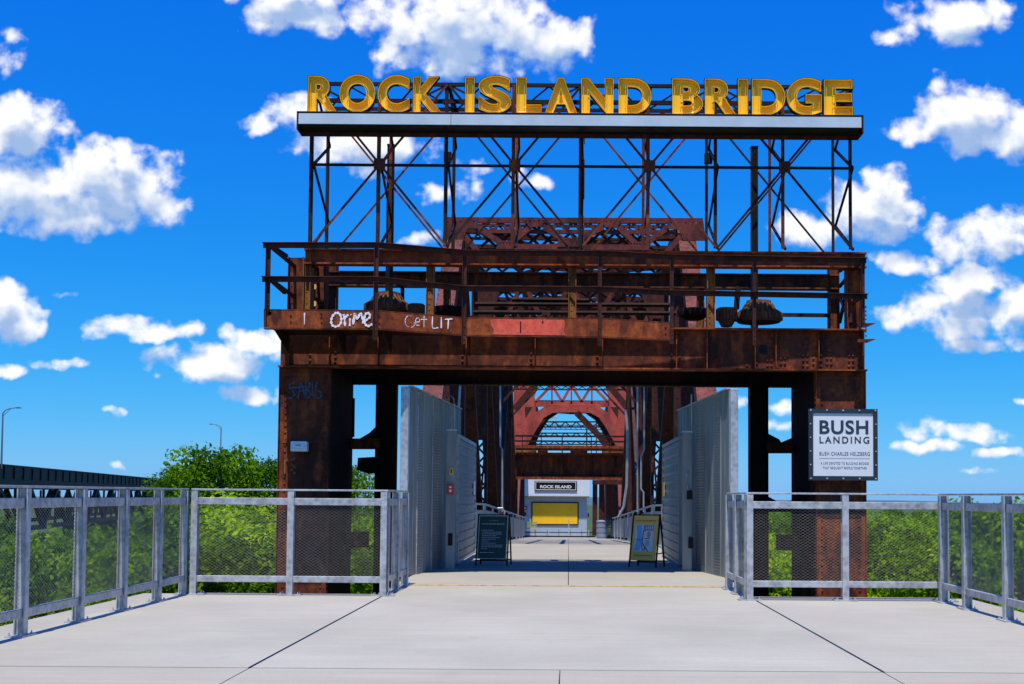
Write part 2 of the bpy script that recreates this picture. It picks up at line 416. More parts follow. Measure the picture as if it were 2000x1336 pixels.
def text_geo(body, offset=0., extrude=0., fill='BOTH', spacing=1., bevel=0, res=6):
    cu = bpy.data.curves.new('tmp', 'FONT'); cu.body = body; cu.size = 1; cu.offset = offset; cu.extrude = extrude
    cu.fill_mode = fill; cu.space_character = spacing; cu.align_x = 'LEFT'; cu.resolution_u = res; cu.bevel_depth = bevel
    if bevel: cu.bevel_resolution = 2
    o = bpy.data.objects.new('tmp', cu); COL.objects.link(o); bpy.context.view_layer.update()
    dg = bpy.context.evaluated_depsgraph_get(); me = bpy.data.meshes.new_from_object(o.evaluated_get(dg))
    vs = [v.co.copy() for v in me.vertices]; fs = [tuple(p.vertices) for p in me.polygons]
    bpy.data.objects.remove(o); bpy.data.curves.remove(cu); bpy.data.meshes.remove(me)
    return vs, fs
def put_text(mb, body, p0, xa, za, width=None, height=None, offset=.0, extrude=.01, fill='BOTH', spacing=1., bbox=None, centre=False, ya=None):
    """text whose box starts at p0, running along xa and standing along za; ya = depth axis pointing at the reader"""
    vs, fs = text_geo(body, offset, extrude, fill, spacing)
    x0 = min(v.x for v in vs); x1 = max(v.x for v in vs); y0 = min(v.y for v in vs); y1 = max(v.y for v in vs)
    if bbox: x0, x1, y0, y1 = bbox
    kx = width/(x1-x0) if width else height/(y1-y0)
    ky = height/(y1-y0) if height else kx
    if not width: kx = ky
    xa = Vector(xa).normalized(); za = Vector(za).normalized(); ya = xa.cross(za).normalized() if ya is None else Vector(ya)
    p0 = Vector(p0)
    if centre: p0 = p0 - xa*(x1-x0)*kx/2
    mb.add([p0 + xa*(v.x-x0)*kx + za*(v.y-y0)*ky + ya*v.z for v in vs], fs)
    return (x1-x0)*kx

# ================================================================== SETTING
gm = MB(); gm.box(-1500, 1500, -300, 2500, -8.5, -8.0)
struct('ground', gm, 'bank_grass')
wm = MB(); wm.box(-400, 400, 44, 74, -7.9, -7.85); struct('river', wm, 'river_water')

# deck slabs
LX, RX = -5.30, 5.02
dk = MB()
g1 = .014
for x0, x1 in ((LX, -2.47-g1), (-2.47+g1, 2.45-g1), (2.45+g1, RX)):
    dk.box(x0, x1, 9.62, 16.75 if abs(x0+x1) > 2 else 18.36, -.25, 0)
struct('deck', dk, 'concrete')
dk = MB(); g2 = .005
for x0, x1 in ((LX, -2.47-g2), (-2.47+g2, -.06-g2), (-.06+g2, 2.45-g2), (2.45+g2, RX)):
    dk.box(x0, x1, -3, 9.612, -.25, -.004)
struct('near_deck', dk, 'concrete_warm')
dk = MB()
for x0, x1 in ((-2.6, -.006), (.006, 2.6)): dk.box(x0, x1, 18.42, 34, -.3, .004)
for x0, x1 in ((-2.6, -.006), (.006, 2.6)):
    dk.add([(x0, 34, .004), (x1, 34, .004), (x1, 90, -1.66), (x0, 90, -1.66)], [(0, 1, 2, 3)])
    dk.add([(x0, 34, -.3), (x1, 34, -.3), (x1, 90, -1.96), (x0, 90, -1.96)], [(3, 2, 1, 0)])
struct('bridge_deck', dk, 'concrete_warm')
dk = MB(); dk.box(-2.42, 2.40, 18.365, 18.415, -.2, .012); struct('threshold_line', dk, 'line_yellow')
dk = MB(); dk.box(-5.25, 4.95, -3, 16.6, -.5, -.26); dk.box(-2.55, 2.55, 16, 34, -.5, -.31); struct('deck_beam', dk, 'seam_dark')
for x0, x1, lab in ((-5.75, LX-.02, 'l'), (RX+.02, 5.45, 'r')):
    dk = MB(); dk.box(x0, x1, -3, 16.75, -.25, -.012); struct('deck_kerb', dk, 'concrete_warm')

# ================================================================== RAILINGS
RT = 1.41
def expanded(mb, a, b, z0, z1, lwd=.060, h=.019, t=.0015):
    a = Vector(a); b = Vector(b); d = b-a; L = d.length; dn = d/L; nrm = Vector((0, 0, 1)).cross(dn)
    n = int(L/(lwd/2)); rows = int((z1-z0)/h)
    for r in range(rows):
        zc = z0 + (r+.5)*(z1-z0)/rows; vs = []; fs = []
        for i in range(n+1):
            p = a + dn*L*i/n; z = zc + ((i+r) % 2*2-1)*h*.43
            for ox, oz in ((-1, -1), (1, -1), (1, 1), (-1, 1)):
                vs.append(p + nrm*ox*t + Vector((0, 0, z+oz*t*.9)))
        for i in range(n):
            for k in range(4): fs.append((i*4+k, i*4+(k+1) % 4, i*4+4+(k+1) % 4, i*4+4+k))
        mb.add(vs, fs)
POSTMESH = {}
def railing(label, p0, p1, posts, group='galvanised mesh railings round the deck', first=True, last=True, plate_in=None):
    """posts: distances along p0->p1; a galvanised railing with expanded metal infill"""
    a = Vector(p0).to_3d(); b = Vector(p1).to_3d(); d = (b-a); L = d.length; dn = d/L; s = dn.cross(Vector((0, 0, 1)))
    t = thing('railing', label, 'railing', a, group)
    up = Vector((0, 0, 1))
    e0 = a + dn*posts[0]; e1 = a + dn*posts[-1]
    MB().bar(e0-dn*.05+up*(RT-.012), e1+dn*.05+up*(RT-.012), .075, .024).build('top_rail', 'galvanised', t, bev=.004)
    for i in range(len(posts)-1):
        u = a+dn*(posts[i]+.03); v = a+dn*(posts[i+1]-.03)
        MB().bar(u+up*1.245, v+up*1.245, .055, .095).build('upper_rail', 'galvanised', t, bev=.006)
        MB().bar(u+up*.215, v+up*.215, .055, .085).build('bottom_rail', 'galvanised', t, bev=.006)
        m = MB(); expanded(m, u+dn*.03, v-dn*.03, .25, 1.21); m.build('mesh_panel', 'mesh_metal', t)
    for i, q in enumerate(posts):
        c = a + dn*q; m = MB()
        # H section post
        m.bar(c+up*.012, c+up*(RT-.03), .012, .088, s)
        for k in (-1, 1): m.bar(c+s*k*.045+up*.012, c+s*k*.045+up*(RT-.03), .084, .012, s)
        m.build('post', 'galvanised', t)
        pl = MB(); pl.bar(c-dn*.15+up*.008, c+dn*.15+up*.008, .17, .016)
        pl.build('base_plate', 'galvanised', t)
        bo = MB()
        for k in (-1, 1):
            for j in (-1, 1): bo.lathe(c+dn*k*.115+s*j*.055+up*.016, [(.014, 0), (.014, .012), (.007, .014), (.007, .03)], 6)
        bo.build('bolt', 'bolt_metal', t)
    return t
railing('long galvanised mesh railing along the left edge of the deck', (-5.12, 4.9), (-5.12, 16.42), [0, 1.35, 2.7, 4.05, 5.37, 6.67, 8.02, 9.27, 10.47, 11.52])
railing('galvanised mesh railing in front of the left rusty column', (-5.12, 16.42), (-2.46, 16.42), [.14, 1.42, 2.66])
railing('short galvanised railing turning back beside the left grey wall', (-2.46, 16.42), (-2.42, 18.3), [.12, .98, 1.83])
railing('galvanised mesh railing in front of the right rusty column', (2.37, 16.15), (4.96, 16.15), [0, 1.25, 2.56])
railing('short galvanised railing turning back beside the right grey wall', (2.37, 16.15), (2.34, 18.1), [.12, .98, 1.85])
railing('long galvanised mesh railing along the right edge of the deck', (4.86, 4.6), (4.86, 16.15), [0, 1.35, 2.7, 4.05, 5.4, 6.4, 7.75, 9.05, 10.45, 11.4])

# ================================================================== RUSTY PORTAL
YF = 21.0; YB = 23.7; GZ = -7.8
UP = Vector((0, 0, 1))
portal = thing('bridge_portal', 'rusty riveted steel portal tower standing across the bridge entrance', 'bridge tower', (0.03, YF, GZ))
def zz(py, Y, px=1112): return P(px, py, Y)[1]
def xx(px, Y, py=968): return P(px, py, Y)[0]
zg0 = zz(722, YF); zg1 = zz(640, YF)          # girder bottom and top
xl0, xl1 = xx(541, YF), xx(640, YF); xr0, xr1 = xx(1594, YF), xx(1692, YF)
# outer columns: a front plate between riveted corner angles, and side webs
for x0, x1, inn in ((xl0, xl1, 1), (xr0, xr1, -1)):
    m = MB(); m.box(x0+.02, x1-.02, YF+.05, YF+.075, GZ, zg0-.003)
    for zc in (zz(735, YF), zz(865, YF), zz(1000, YF)):
        m.bar((x0+.05, YF+.04, zc), (x1-.05, YF+.04, zc), .02, .07)
    for k in range(0, 46):
        z = zg0-.12-k*.11
        for x in (x0+.11, x1-.11): m.rivet((x, YF+.05, z), .02)
    m.build('column_plate', 'rust', portal)
    m = MB()
    for x, sx in ((x0, 1), (x1, -1)):
        m.box(min(x, x+sx*.012), max(x, x+sx*.012), YF-.02, YF+.16, GZ, zg0-.002)
        m.box(min(x+sx*.012, x+sx*.085), max(x+sx*.012, x+sx*.085), YF+.035, YF+.048, GZ, zg0-.002)
    for k in range(0, 60):
        z = zg0-.05-k*.082
        for x, sx in ((x0, -1), (x1, 1)): m.rivet((x, YF+.03, z), .017, (sx, 0, 0))
    m.build('corner_angle', 'rust_orange' if inn < 0 else 'rust', portal)
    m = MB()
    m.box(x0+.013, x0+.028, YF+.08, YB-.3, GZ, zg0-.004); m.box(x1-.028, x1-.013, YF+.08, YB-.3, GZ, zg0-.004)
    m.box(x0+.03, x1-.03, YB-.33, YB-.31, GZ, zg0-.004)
    m.build('side_web', 'rust_dark', portal)  # darker rust: the shadow inside the column is put into the colour
# rear legs
for px0, px1 in ((735, 775), (1461, 1497)):
    x0, x1 = xx(px0, YB), xx(px1, YB); m = MB()
    m.box(x0, x1, YB-.02, YB, GZ, zz(752, YB)); m.box(x0, x0+.02, YB-.25, YB-.02, GZ, zz(752, YB)); m.box(x1-.02, x1, YB-.25, YB-.02, GZ, zz(752, YB))
    for k in range(50):
        for x in (x0, x1): m.rivet((x, YB-.12, zz(752, YB)-.1-k*.12), .018, (-1 if x == x0 else 1, 0, 0))
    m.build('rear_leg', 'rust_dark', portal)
# struts, gussets and torn plates between outer column and rear leg
def poly(pts, Y, th=.02):
    q = MB(); q.prism([V(px, py, Y) for px, py in pts], (0, th, 0)); return q
YS = 23.2
for pts in ([(640, 856), (740, 856), (740, 878), (640, 878)],):
    m = MB(); m.ibeam(V(640, 867, YS), V(742, 867, YS), .16, .20, .02); m.build('strut', 'rust', portal)
    m = MB(); m.ibeam(V(1497, 875, YS), V(1590, 875, YS), .16, .20, .02); m.build('strut', 'rust', portal)
poly([(700, 858), (722, 845), (735, 832), (735, 858)], YS+.1).build('gusset', 'rust_dark', portal)
poly([(636, 752), (678, 752), (677, 772), (682, 776), (693, 778), (692, 853), (676, 858), (636, 858)], YS+.15).build('torn_plate', 'rust_dark', portal)
poly([(636, 884), (671, 884), (671, 965), (636, 965)], YS+.15).build('torn_plate', 'rust_dark', portal)
poly([(699, 894), (736, 892), (736, 925), (718, 925), (697, 918)], YS+.1).build('gusset', 'rust_dark', portal)
poly([(676, 745), (740, 745), (740, 750), (676, 752)], YS+.1).build('gusset', 'rust_dark', portal)
for k, pts in enumerate(([(1497, 845), (1522, 858), (1526, 864), (1547, 855), (1549, 866), (1497, 868)],
        [(1497, 968), (1524, 982), (1549, 977), (1556, 985), (1556, 1000), (1497, 1000)],
        [(1555, 752), (1592, 752), (1592, 990), (1558, 990), (1558, 860), (1554, 800)])):
    poly(pts, YS+.12).build('gusset', 'rust_dark', portal)
# foundations / lower cross members that show below and through the railing mesh
for x0, x1 in ((xl1, xx(740, YB)), (xx(1497, YB), xr0)):
    m = MB(); m.ibeam((x0, 22.6, .52), (x1, 22.6, .52), .2, .28, .03); m.ibeam((x0, 22.6, -1.3), (x1, 22.6, -1.3), .2, .34, .03); m.build('strut', 'rust', portal)

# front girder
m = MB(); m.box(xl0+.01, xr1-.01, YF+.03, YF+.05, zg0+.03, zg1-.03)
riv = MB()
for px in (1383, 1382): pass
stiff = [1320, 1380, 1474, 1515, 1599, 1686, 560, 640, 735, 908, 1043, 1175]
m.build('girder_web', 'rust', portal)
for px in stiff:
    x = xx(px, YF); st = MB(); st.box(x-.008, x+.008, YF-.07, YF+.028, zg0+.03, zg1-.03); st.build('stiffener', 'rust_orange', portal)
rows = {1383: 1, 1327: 1, 1459: 1, 1478: 1, 1508: 1, 1526: 1, 1578: 1, 1590: 1, 1605: 1, 1617: 1, 1668: 1, 1679: 1, 560: 1, 600: 1, 650: 1, 900: 1, 1035: 1, 1165: 1, 1500: 1, 1534: 1, 1570: 1, 1625: 1, 1660: 1, 1400: 1, 1311: 1}
for i, px in enumerate(rows):
    x = xx(px, YF)
    for k in range(7):
        z = zg0 + .09 + k*.094 + (i % 2)*.04
        if z < zg1-.04: riv.rivet((x, YF+.03, z), .027)
for k in range(150):
    riv.rivet((xl0+.1+k*(xr1-xl0-.2)/150, YF+.03, zg0+.055), .011)
riv.build('rivet', 'rust', portal)['kind'] = 'stuff'
hm = MB(); c = V(1491, 682, YF); hm.prism([(c.x+.085*math.cos(a*math.pi/10), YF+.027, c.z+.085*math.sin(a*math.pi/10)) for a in range(20)], (0, .002, 0)); hm.build('hole', 'letter_black', portal)
m = MB(); m.box(xl0, xr1, YF-.13, YF+.15, zg0, zg0+.028); m.box(xl0, xr1, YF-.13, YF+.15, zg1-.028, zg1); m.build('girder_flange', 'rust_orange', portal)
# underside and rear girder
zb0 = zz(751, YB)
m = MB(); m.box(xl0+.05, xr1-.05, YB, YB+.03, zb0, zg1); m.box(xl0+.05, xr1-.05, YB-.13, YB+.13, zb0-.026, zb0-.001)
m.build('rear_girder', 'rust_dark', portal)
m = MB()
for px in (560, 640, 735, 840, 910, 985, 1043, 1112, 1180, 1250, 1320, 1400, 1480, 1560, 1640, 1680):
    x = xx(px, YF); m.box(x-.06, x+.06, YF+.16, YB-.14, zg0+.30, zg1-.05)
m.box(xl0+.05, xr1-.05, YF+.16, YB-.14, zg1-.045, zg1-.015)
m.build('deck_plate', 'rust_dark', portal)  # shade under the portal is put into this darker rust
# ragged bolts along lower edge of the rear girder
m = MB()
for k in range(120):
    x = xl0+.3+k*(xr1-xl0-.6)/120
    if random.random() < .8: m.rivet((x, YB-.06, zb0-.026), random.uniform(.014, .026), (0, 0, -1))
m.build('rivet', 'rust_dark', portal)

# fascia of the sagging walkway, with its brackets and railing
wr = thing('walkway_railing', 'rusty angle iron walkway and railing sagging along the front of the portal', 'walkway', (0, 20, zg1))
YL, YM, YR = 19.58, 20.3, 20.62
def YW(px):
    if px <= 736: return YL
    if px <= 910: return YL+(YM-YL)*(px-736)/174
    return YM+(YR-YM)*(px-910)/(1690-910)
FA = [(515, 606, 640), (736, 608, 641), (910, 622, 654), (1175, 623, 657), (1310, 632, 663)]
for i in range(4):
    a, b = FA[i], FA[i+1]
    pa = [V(a[0], a[1], YW(a[0])), V(b[0], b[1], YW(b[0])), V(b[0], b[2], YW(b[0])), V(a[0], a[2], YW(a[0]))]
    q = MB(); q.prism(pa, (0, .015, 0)); q.build('fascia', 'rust_orange', wr)
    q = MB()
    for u, v, s in ((pa[0], pa[1], 1), (pa[3], pa[2], -1)):
        u = u+Vector((0, 0, s*.006)); v = v+Vector((0, 0, s*.006)); q.prism([u, v, v+Vector((0, .09, 0)), u+Vector((0, .09, 0))], (0, 0, s*.014))
    q.build('fascia_flange', 'rust', wr)
m = MB()
for px in (565, 566, 620): pass
for px, pys in ((568, (617, 629)), (594, (610,)), (628, (613, 620, 630)), (741, (618, 632)), (1300, (640, 652)), (1060, (628, 630))):
    for py in pys: m.rivet(V(px, py, YW(px)-.001), .016)
m.build('rivet', 'rust_dark', wr)
# painted patch on the fascia
def on_fascia(px, py, lift=.006): return V(px, py, YW(px)-lift)
pm = MB()
edge = [(958, 624), (972, 623), (1010, 624), (1060, 624), (1102, 625), (1104, 634), (1101, 645), (1104, 655), (1060, 654.5), (1000, 654), (962, 653), (965, 644), (959, 636)]
pm.prism([on_fascia(*e, .004) for e in edge], (0, .003, 0)); pm.build('paint_patch', 'red_lead', wr)
sm = MB(); sm.prism([on_fascia(1015.5, 628, .006), on_fascia(1018, 628, .006), on_fascia(1018, 650, .006), on_fascia(1015.5, 650, .006)], (0, .002, 0)); sm.build('joint', 'letter_black', wr)
# graffiti strokes
def strokes(parent, mat, lines, Yf, w, name='graffiti'):
    """brush strokes: smooth ribbons a few millimetres proud of the steel"""
    for si, ln in enumerate(lines):
        c = [V(px, py, Yf(px)) for px, py in ln]; closed = ln[0] == ln[-1]; pts = []
        if len(c) == 2: pts = [c[0], (c[0]+c[1])/2, c[1]]
        else:
            for i in range(len(c)-1):
                p0 = c[i-1] if i else (c[-2] if closed else c[0]); p3 = c[i+2] if i+2 < len(c) else (c[1] if closed else c[-1])
                for k in range(5):
                    t = k/5.; pts.append(.5*((2*c[i]) + (c[i+1]-p0)*t + (2*p0-5*c[i]+4*c[i+1]-p3)*t*t + (3*c[i]-p0-3*c[i+1]+p3)*t**3))
            pts.append(c[-1])
        L, Rr = [], []; n = len(pts)
        for i, p in enumerate(pts):
            d = (pts[min(i+1, n-1)]-pts[max(i-1, 0)]); d.y = 0; d.normalize(); q = Vector((-d.z, 0, d.x)); ww = w/2*(.75+.35*math.sin(i*1.7+si))
            lift = Vector((0, -.006-.0012*si, 0)); L.append(p+q*ww+lift); Rr.append(p-q*ww+lift)
        g = MB(); g.add(L+Rr, [(i, i+1, n+i+1, n+i) for i in range(n-1)]); g.build(name, mat, parent)
strokes(wr, 'graffiti_white', [
 [(657, 611), (650, 617), (647, 626), (649, 635), (656, 638), (664, 634), (667, 624), (664, 614), (657, 611)],
 [(671, 614), (673, 624), (674, 637)], [(674, 622), (677, 617), (681, 615)],
 [(684, 622), (683, 637)], [(685, 614), (686, 615)],
 [(690, 634), (693, 613), (698, 623), (704, 612), (708, 621), (710, 632)],
 [(714, 626), (722, 620), (722, 613), (716, 612), (712, 620), (713, 632), (719, 637), (727, 633)]], YW, .042)
strokes(wr, 'graffiti_white', [
 [(804, 619), (798, 616), (793, 620), (791, 628), (794, 637), (802, 639), (808, 636), (808, 630), (801, 630)],
 [(812, 629), (819, 628), (818, 622), (814, 621), (811, 628), (813, 635), (819, 635)],
 [(828, 617), (828, 639)], [(822, 624), (834, 624)],
 [(845, 618), (845, 640), (856, 640)], [(862, 619), (862, 641)], [(869, 624), (884, 623)], [(876, 624), (875, 643)], [(595, 611), (595, 634)]], YW, .022)
strokes(portal, 'graffiti_blue', [
 [(575, 747), (566, 752), (570, 762), (576, 770), (566, 778), (561, 776)], [(582, 778), (588, 748), (596, 776)], [(584, 764), (594, 763)],
 [(598, 746), (599, 776), (608, 770), (600, 760), (607, 752), (598, 746)], [(610, 745), (612, 774)], [(620, 744), (616, 770), (624, 778), (628, 768), (618, 762)], [(563, 758), (600, 755)]], lambda px: YF+.045, .03)
# yellow stencil blobs on upper column handled below
posts = [(525, 478, 606), (736, 480, 664), (908, 496, 672), (1172, 498, 676), (1312, 502, 672), (1473, 503, 674), (1685, 508, 640)]
for px, y0, y1 in posts:
    Y = YW(px)-.03; a = V(px, y0, Y); b = V(px, y1, Y); b.x = a.x
    m = MB(); m.box(a.x-.034, a.x+.034, Y, Y+.01, b.z, a.z); m.box(a.x-.034, a.x-.024, Y-.06, Y-.001, b.z, a.z)
    for k in (0.08, .16, .3): m.rivet((a.x+.008, Y, b.z+k), .013)
    m.build('post', 'truss_brown', wr)
def rail_line(pts, name='rail'):
    for i in range(len(pts)-1):
        (ax, ay), (bx, by) = pts[i], pts[i+1]
        a = V(ax, ay, YW(ax)-.045); b = V(bx, by, YW(bx)-.045)
        m = MB(); m.angle(a, b, .075, .01, (0, 0, 1), 1, -1); m.build(name, 'truss_brown', wr)
rail_line([(514, 475), (738, 475), (910, 490), (1172, 491), (1312, 498), (1692, 505)])
rail_line([(512, 541), (738, 542), (910, 560), (1172, 561), (1312, 568), (1694, 575)])
# returns of the railing at both ends, brackets under the walkway
for px, ys in ((527, (480, 545, 612)), (1686, (510, 578))):
    for py in ys:
        a = V(px, py, YW(px)); b = Vector((a.x, YF+.5, a.z)); m = MB(); m.bar(a, b, .05, .05); m.build('return_rail', 'truss_brown', wr)
for px in (522, 640, 736, 908, 1172, 1312):
    x = xx(px, YW(px)); x = max(x, xl0+.02); zf = zz(FA[0][2] if px < 740 else 656, YW(px))
    br = MB(); br.prism([(x, YW(px)+.02, zf+.02), (x, YF-.14, zf+.02), (x, YF-.14, zf-.30)], (.014, 0, 0)); br.build('bracket', 'rust_dark', wr)
fl = MB()
for i in range(3 if True else 4):
    a, b = FA[i], FA[i+1]
    pa = V(a[0], a[2], YW(a[0])); pb = V(b[0], b[2], YW(b[0]))
    xa_, xb_ = max(pa.x, xl0-.2), pb.x
    fl.prism([(xa_, pa.y+.11, pa.z+.05), (xb_, pb.y+.11, pb.z+.05), (xb_, YF-.15, pb.z+.05), (xa_, YF-.15, pa.z+.05)], (0, 0, .03))
fl.build('floor_plate', 'rust_dark', wr)
m = MB(); a, b = V(1686, 600, YR), V(1686, 660, YR)
for k in range(9): m.rivet((a.x+.033, YR-.02, a.z-k*.07), .022, (1, 0, 0))
for zq in (zz(628, YR), zz(659, YR)): m.prism([(a.x-.1, YR-.02, zq), (a.x+.22, YR-.02, zq+.012), (a.x+.08, YR-.02, zq-.05), (a.x-.1, YR-.02, zq-.05)], (0, .08, 0))
m.build('end_bracket', 'rust', wr)

# upper storey: beams and columns of the portal
YU = 21.33; YU2 = 23.5
zu1 = zz(491, YU); zu0 = zz(521, YU)
m = MB(); m.ibeam((xx(588, YU), YU, (zu0+zu1)/2), (xx(1692, YU), YU, (zu0+zu1)/2), .24, zu1-zu0, .028); m.build('upper_beam', 'rust_orange', portal)
zv1 = zz(534, YU2); zv0 = zz(563, YU2)
m = MB(); m.ibeam((xx(632, YU2), YU2, (zv0+zv1)/2), (xx(1638, YU2), YU2, (zv0+zv1)/2), .24, zv1-zv0, .028); m.build('upper_beam', 'rust', portal)
def plate_col(px0, px1, Y, y0, mat, d=.25, flange=True):
    x0, x1 = xx(px0, Y), xx(px1, Y); m = MB(); z1 = zz(y0, Y)
    m.box(x0, x1, Y+.04, Y+.055, zg1, z1)
    for x in (x0, x1): m.box(x-.007, x+.007, Y-.04, Y+d, zg1, z1)
    for k in range(9): m.rivet((x0+.05, Y+.04, zg1+.05+k*.1), .013)
    m.build('upper_column', mat, portal)
plate_col(556, 584, YU, 506, 'rust', .3)
plate_col(586, 599, YU, 507, 'rust_ochre', .3)
plate_col(607, 628, YU+.6, 515, 'rust', .3)
plate_col(629, 650, YU2, 515, 'rust', .2)
plate_col(1656, 1682, YU, 515, 'rust_orange', .2)
plate_col(1622, 1640, YU2, 515, 'rust', .2)
for px in (835, 1115, 1388): plate_col(px-7, px+7, YU, 520, 'rust_ochre', .15)
for px in (868, 1368): plate_col(px-6, px+6, YU2, 560, 'rust_ochre', .15)
for py in (560, 593): 
    m = MB(); c = V(615, py, YU+.55); m.prism([c+Vector((.028*math.cos(a), 0, .05*math.sin(a))) for a in [k*math.pi/5 for k in range(10)]], (0, .01, 0)); m.build('paint_mark', 'board_yellow', portal)
for q in ((V(1640, 530, YU2-.2), V(1662, 512, YU), .05, .05), (V(1640, 560, YU2-.2), V(1664, 530, YU+.2), .05, .05), (V(1640, 580, YU2-.3), V(1662, 632, YU), .05, .05), (V(1640, 630, YU2-.3), V(1664, 520, YU+.3), .06, .05), (V(1648, 604, YU2-.3), V(1668, 590, YU), .05, .04), (V(560, 500, YU), V(527, 478, YL), .05, .05), (V(556, 572, YU), V(530, 548, YL), .05, .05), (V(612, 518, YU), V(636, 540, YU2-.2), .05, .05)):
    br = MB(); br.bar(*q); br.build('brace', 'rust_dark', portal)
m = MB(); m.bar(V(1524, 615, YU2), V(1622, 616, YU2), .06, .07); m.bar(V(786, 560, YU2), V(786, 600, YU2), .07, .05, (0, 1, 0)); m.build('tie_bar', 'rust_dark', portal)
m = MB(); m.bar(V(1438, 604, 22.6), V(1442, 560, 22.6), .1, .06, (0, 1, 0)); m.build('tie_bar', 'rust_dark', portal)

# screw jack posts, gears and shafts
for px, py, w, lab in ((764, 286, .125, 'tall black square screw post rising behind the left gear'), (1473, 290, .125, 'tall black square screw post rising behind the right gear')):
    x, z1 = P(px, py, 22.6)
    t = thing('screw_post', lab, 'post', (x, 22.6, zg1), 'screw posts of the lifting gear')
    m = MB(); m.box(x-w/2, x+w/2, 22.54, 22.66, zg1, z1); m.build('shaft', 'black_metal', t)
    m = MB(); m.box(x-w/2-.006, x+w/2+.006, 22.53, 22.67, z1+.001, z1+.03)
    for k in range(3): m.rivet((x, 22.54, z1-.1-k*.1), .014)
    m.build('cap', 'rust_dark', t)
def gear(label, px, py_top, py_bot, rpx, Y, mat, crown=True, dark=False):
    x, zb = P(px, py_bot, Y); zt = P(px, py_top, Y)[1]; s = 2400/Y; r = rpx/s; h = zt-zb
    t = thing('gear', label, 'gear', (x, Y, zb), 'gears of the lifting machinery')
    m = MB()
    if crown: m.lathe((x, Y, zb), [(r*.9, 0), (r*.95, h*.12), (r*.93, h*.35), (r*.70, h*.52), (r*.55, h*.8), (r*.52, h), (r*.3, h*1.04)], 28)
    else: m.lathe((x, Y, zb), [(r*.5, -h*.4), (r*.85, h*.1), (r*.9, h*.55), (r*.86, h), (r*.3, h*1.02)], 28)
    m.build('gear_body', mat, t)
    m = MB(); n = 20
    for k in range(n):
        a = 2*math.pi*k/n; c, s_ = math.cos(a), math.sin(a); tt = Vector((-s_, c, 0))*.020
        def q(rr, z): return Vector((x+c*rr, Y+s_*rr, zb+z))
        prof = [q(r*.9, h*.05), q(r*1.02, h*.08), q(r*1.02, h*.40), q(r*.74, h*.60), q(r*.60, h*.86), q(r*.5, h*.80)] if crown else [q(r*.8, h*.1), q(r, h*.1), q(r, h*.9), q(r*.8, h*.95)]
        m.prism([p-tt for p in prof], tt*2)
    m.build('gear_teeth', mat, t)
    if crown:
        m = MB()
        for k in range(12):
            a = 2*math.pi*k/12; m.rivet((x+math.cos(a)*r*.5, Y+math.sin(a)*r*.5, zb+h*.75), .02, (math.cos(a)*.3, math.sin(a)*.3, 1))
        m.build('gear_bolt', 'rust_dark', t)
gear('large brown cone gear behind the left graffiti', 757, 572, 612, 46, 22.2, 'gear_brown')
gear('small brown gear beside the large left cone gear', 813, 594, 616, 17, 21.9, 'gear_brown', False)
gear('flat dark gear wheel between the left gears and the truss', 876, 600, 614, 34, 22.6, 'rust_dark', False)
gear('large rusty cone gear on the right of the girder', 1482, 588, 630, 46, 22.2, 'gear_brown')
gear('small rusty gear left of the large right cone gear', 1419, 602, 628, 21, 21.9, 'gear_brown', False)
gear('flat dark gear wheel right of the shafts by the truss', 1355, 604, 619, 33, 22.6, 'rust_dark', False)
sh = thing('drive_shaft', 'two dark drive shafts with bearing blocks behind the walkway', 'drive shaft', (0, 24.1, zg1))
for y0, x0, x1 in ((594, 928, 1315), (610, 925, 1320), (585, 1000, 1150)):
    m = MB(); m.tube([V(x0, y0, 24.1), V(x1, y0+2, 24.1)], .045, 8); m.build('shaft', 'rust_dark', sh)
for px, yy in ((1062, 575), (1160, 580), (925, 590), (905, 582), (1300, 588), (1318, 600), (1140, 590)):
    c = V(px, yy+9, 21.7); m = MB(); m.box(c.x-.08, c.x+.08, 23.9, 24.25, c.z-.09, c.z+.09); m.box(c.x-.03, c.x+.03, 24.0, 24.1, c.z-.4, c.z-.092)
    m.rivet((c.x, 23.9, c.z+.04), .02); m.rivet((c.x, 23.9, c.z-.04), .02)
    m.build('bearing_block', 'truss_brown', sh)
# ================================================================== SIGN TOWER AND LETTERS
YG = 21.0; YG2 = 22.4
zs0 = zu1+.002; zs1 = zz(166, YG); zsm = (zs0+zs1)/2
fr = thing('sign_tower', 'rusty open lattice frame that carries the sign above the portal', 'sign frame', (0.08, YG, zs0))
FX = [xx(599+133.4*k, YG) for k in range(9)]
for i, x in enumerate(FX):
    m = MB(); w = .05
    m.angle((x, YG, zs0), (x, YG, zs1), .055, .012, (0, 1, 0)); m.angle((x, YG2, zs0), (x, YG2, zs1), .05, .012, (0, 1, 0))
    m.build('leg', 'rust' if i % 2 else 'rust_dark', fr)
    m = MB(); n = 4
    for k in range(n):
        z0 = zs0 + (zs1-zs0)*k/n; z1 = zs0 + (zs1-zs0)*(k+1)/n; ya, yb = (YG, YG2) if k % 2 == 0 else (YG2, YG)
        m.bar((x+.02, ya, z0), (x+.02, yb, z1), .045, .034, (1, 0, 0))
    m.bar((x, YG, zs1), (x, YG2, zs1), .05, .05)
    m.build('lacing', 'rust_dark', fr)
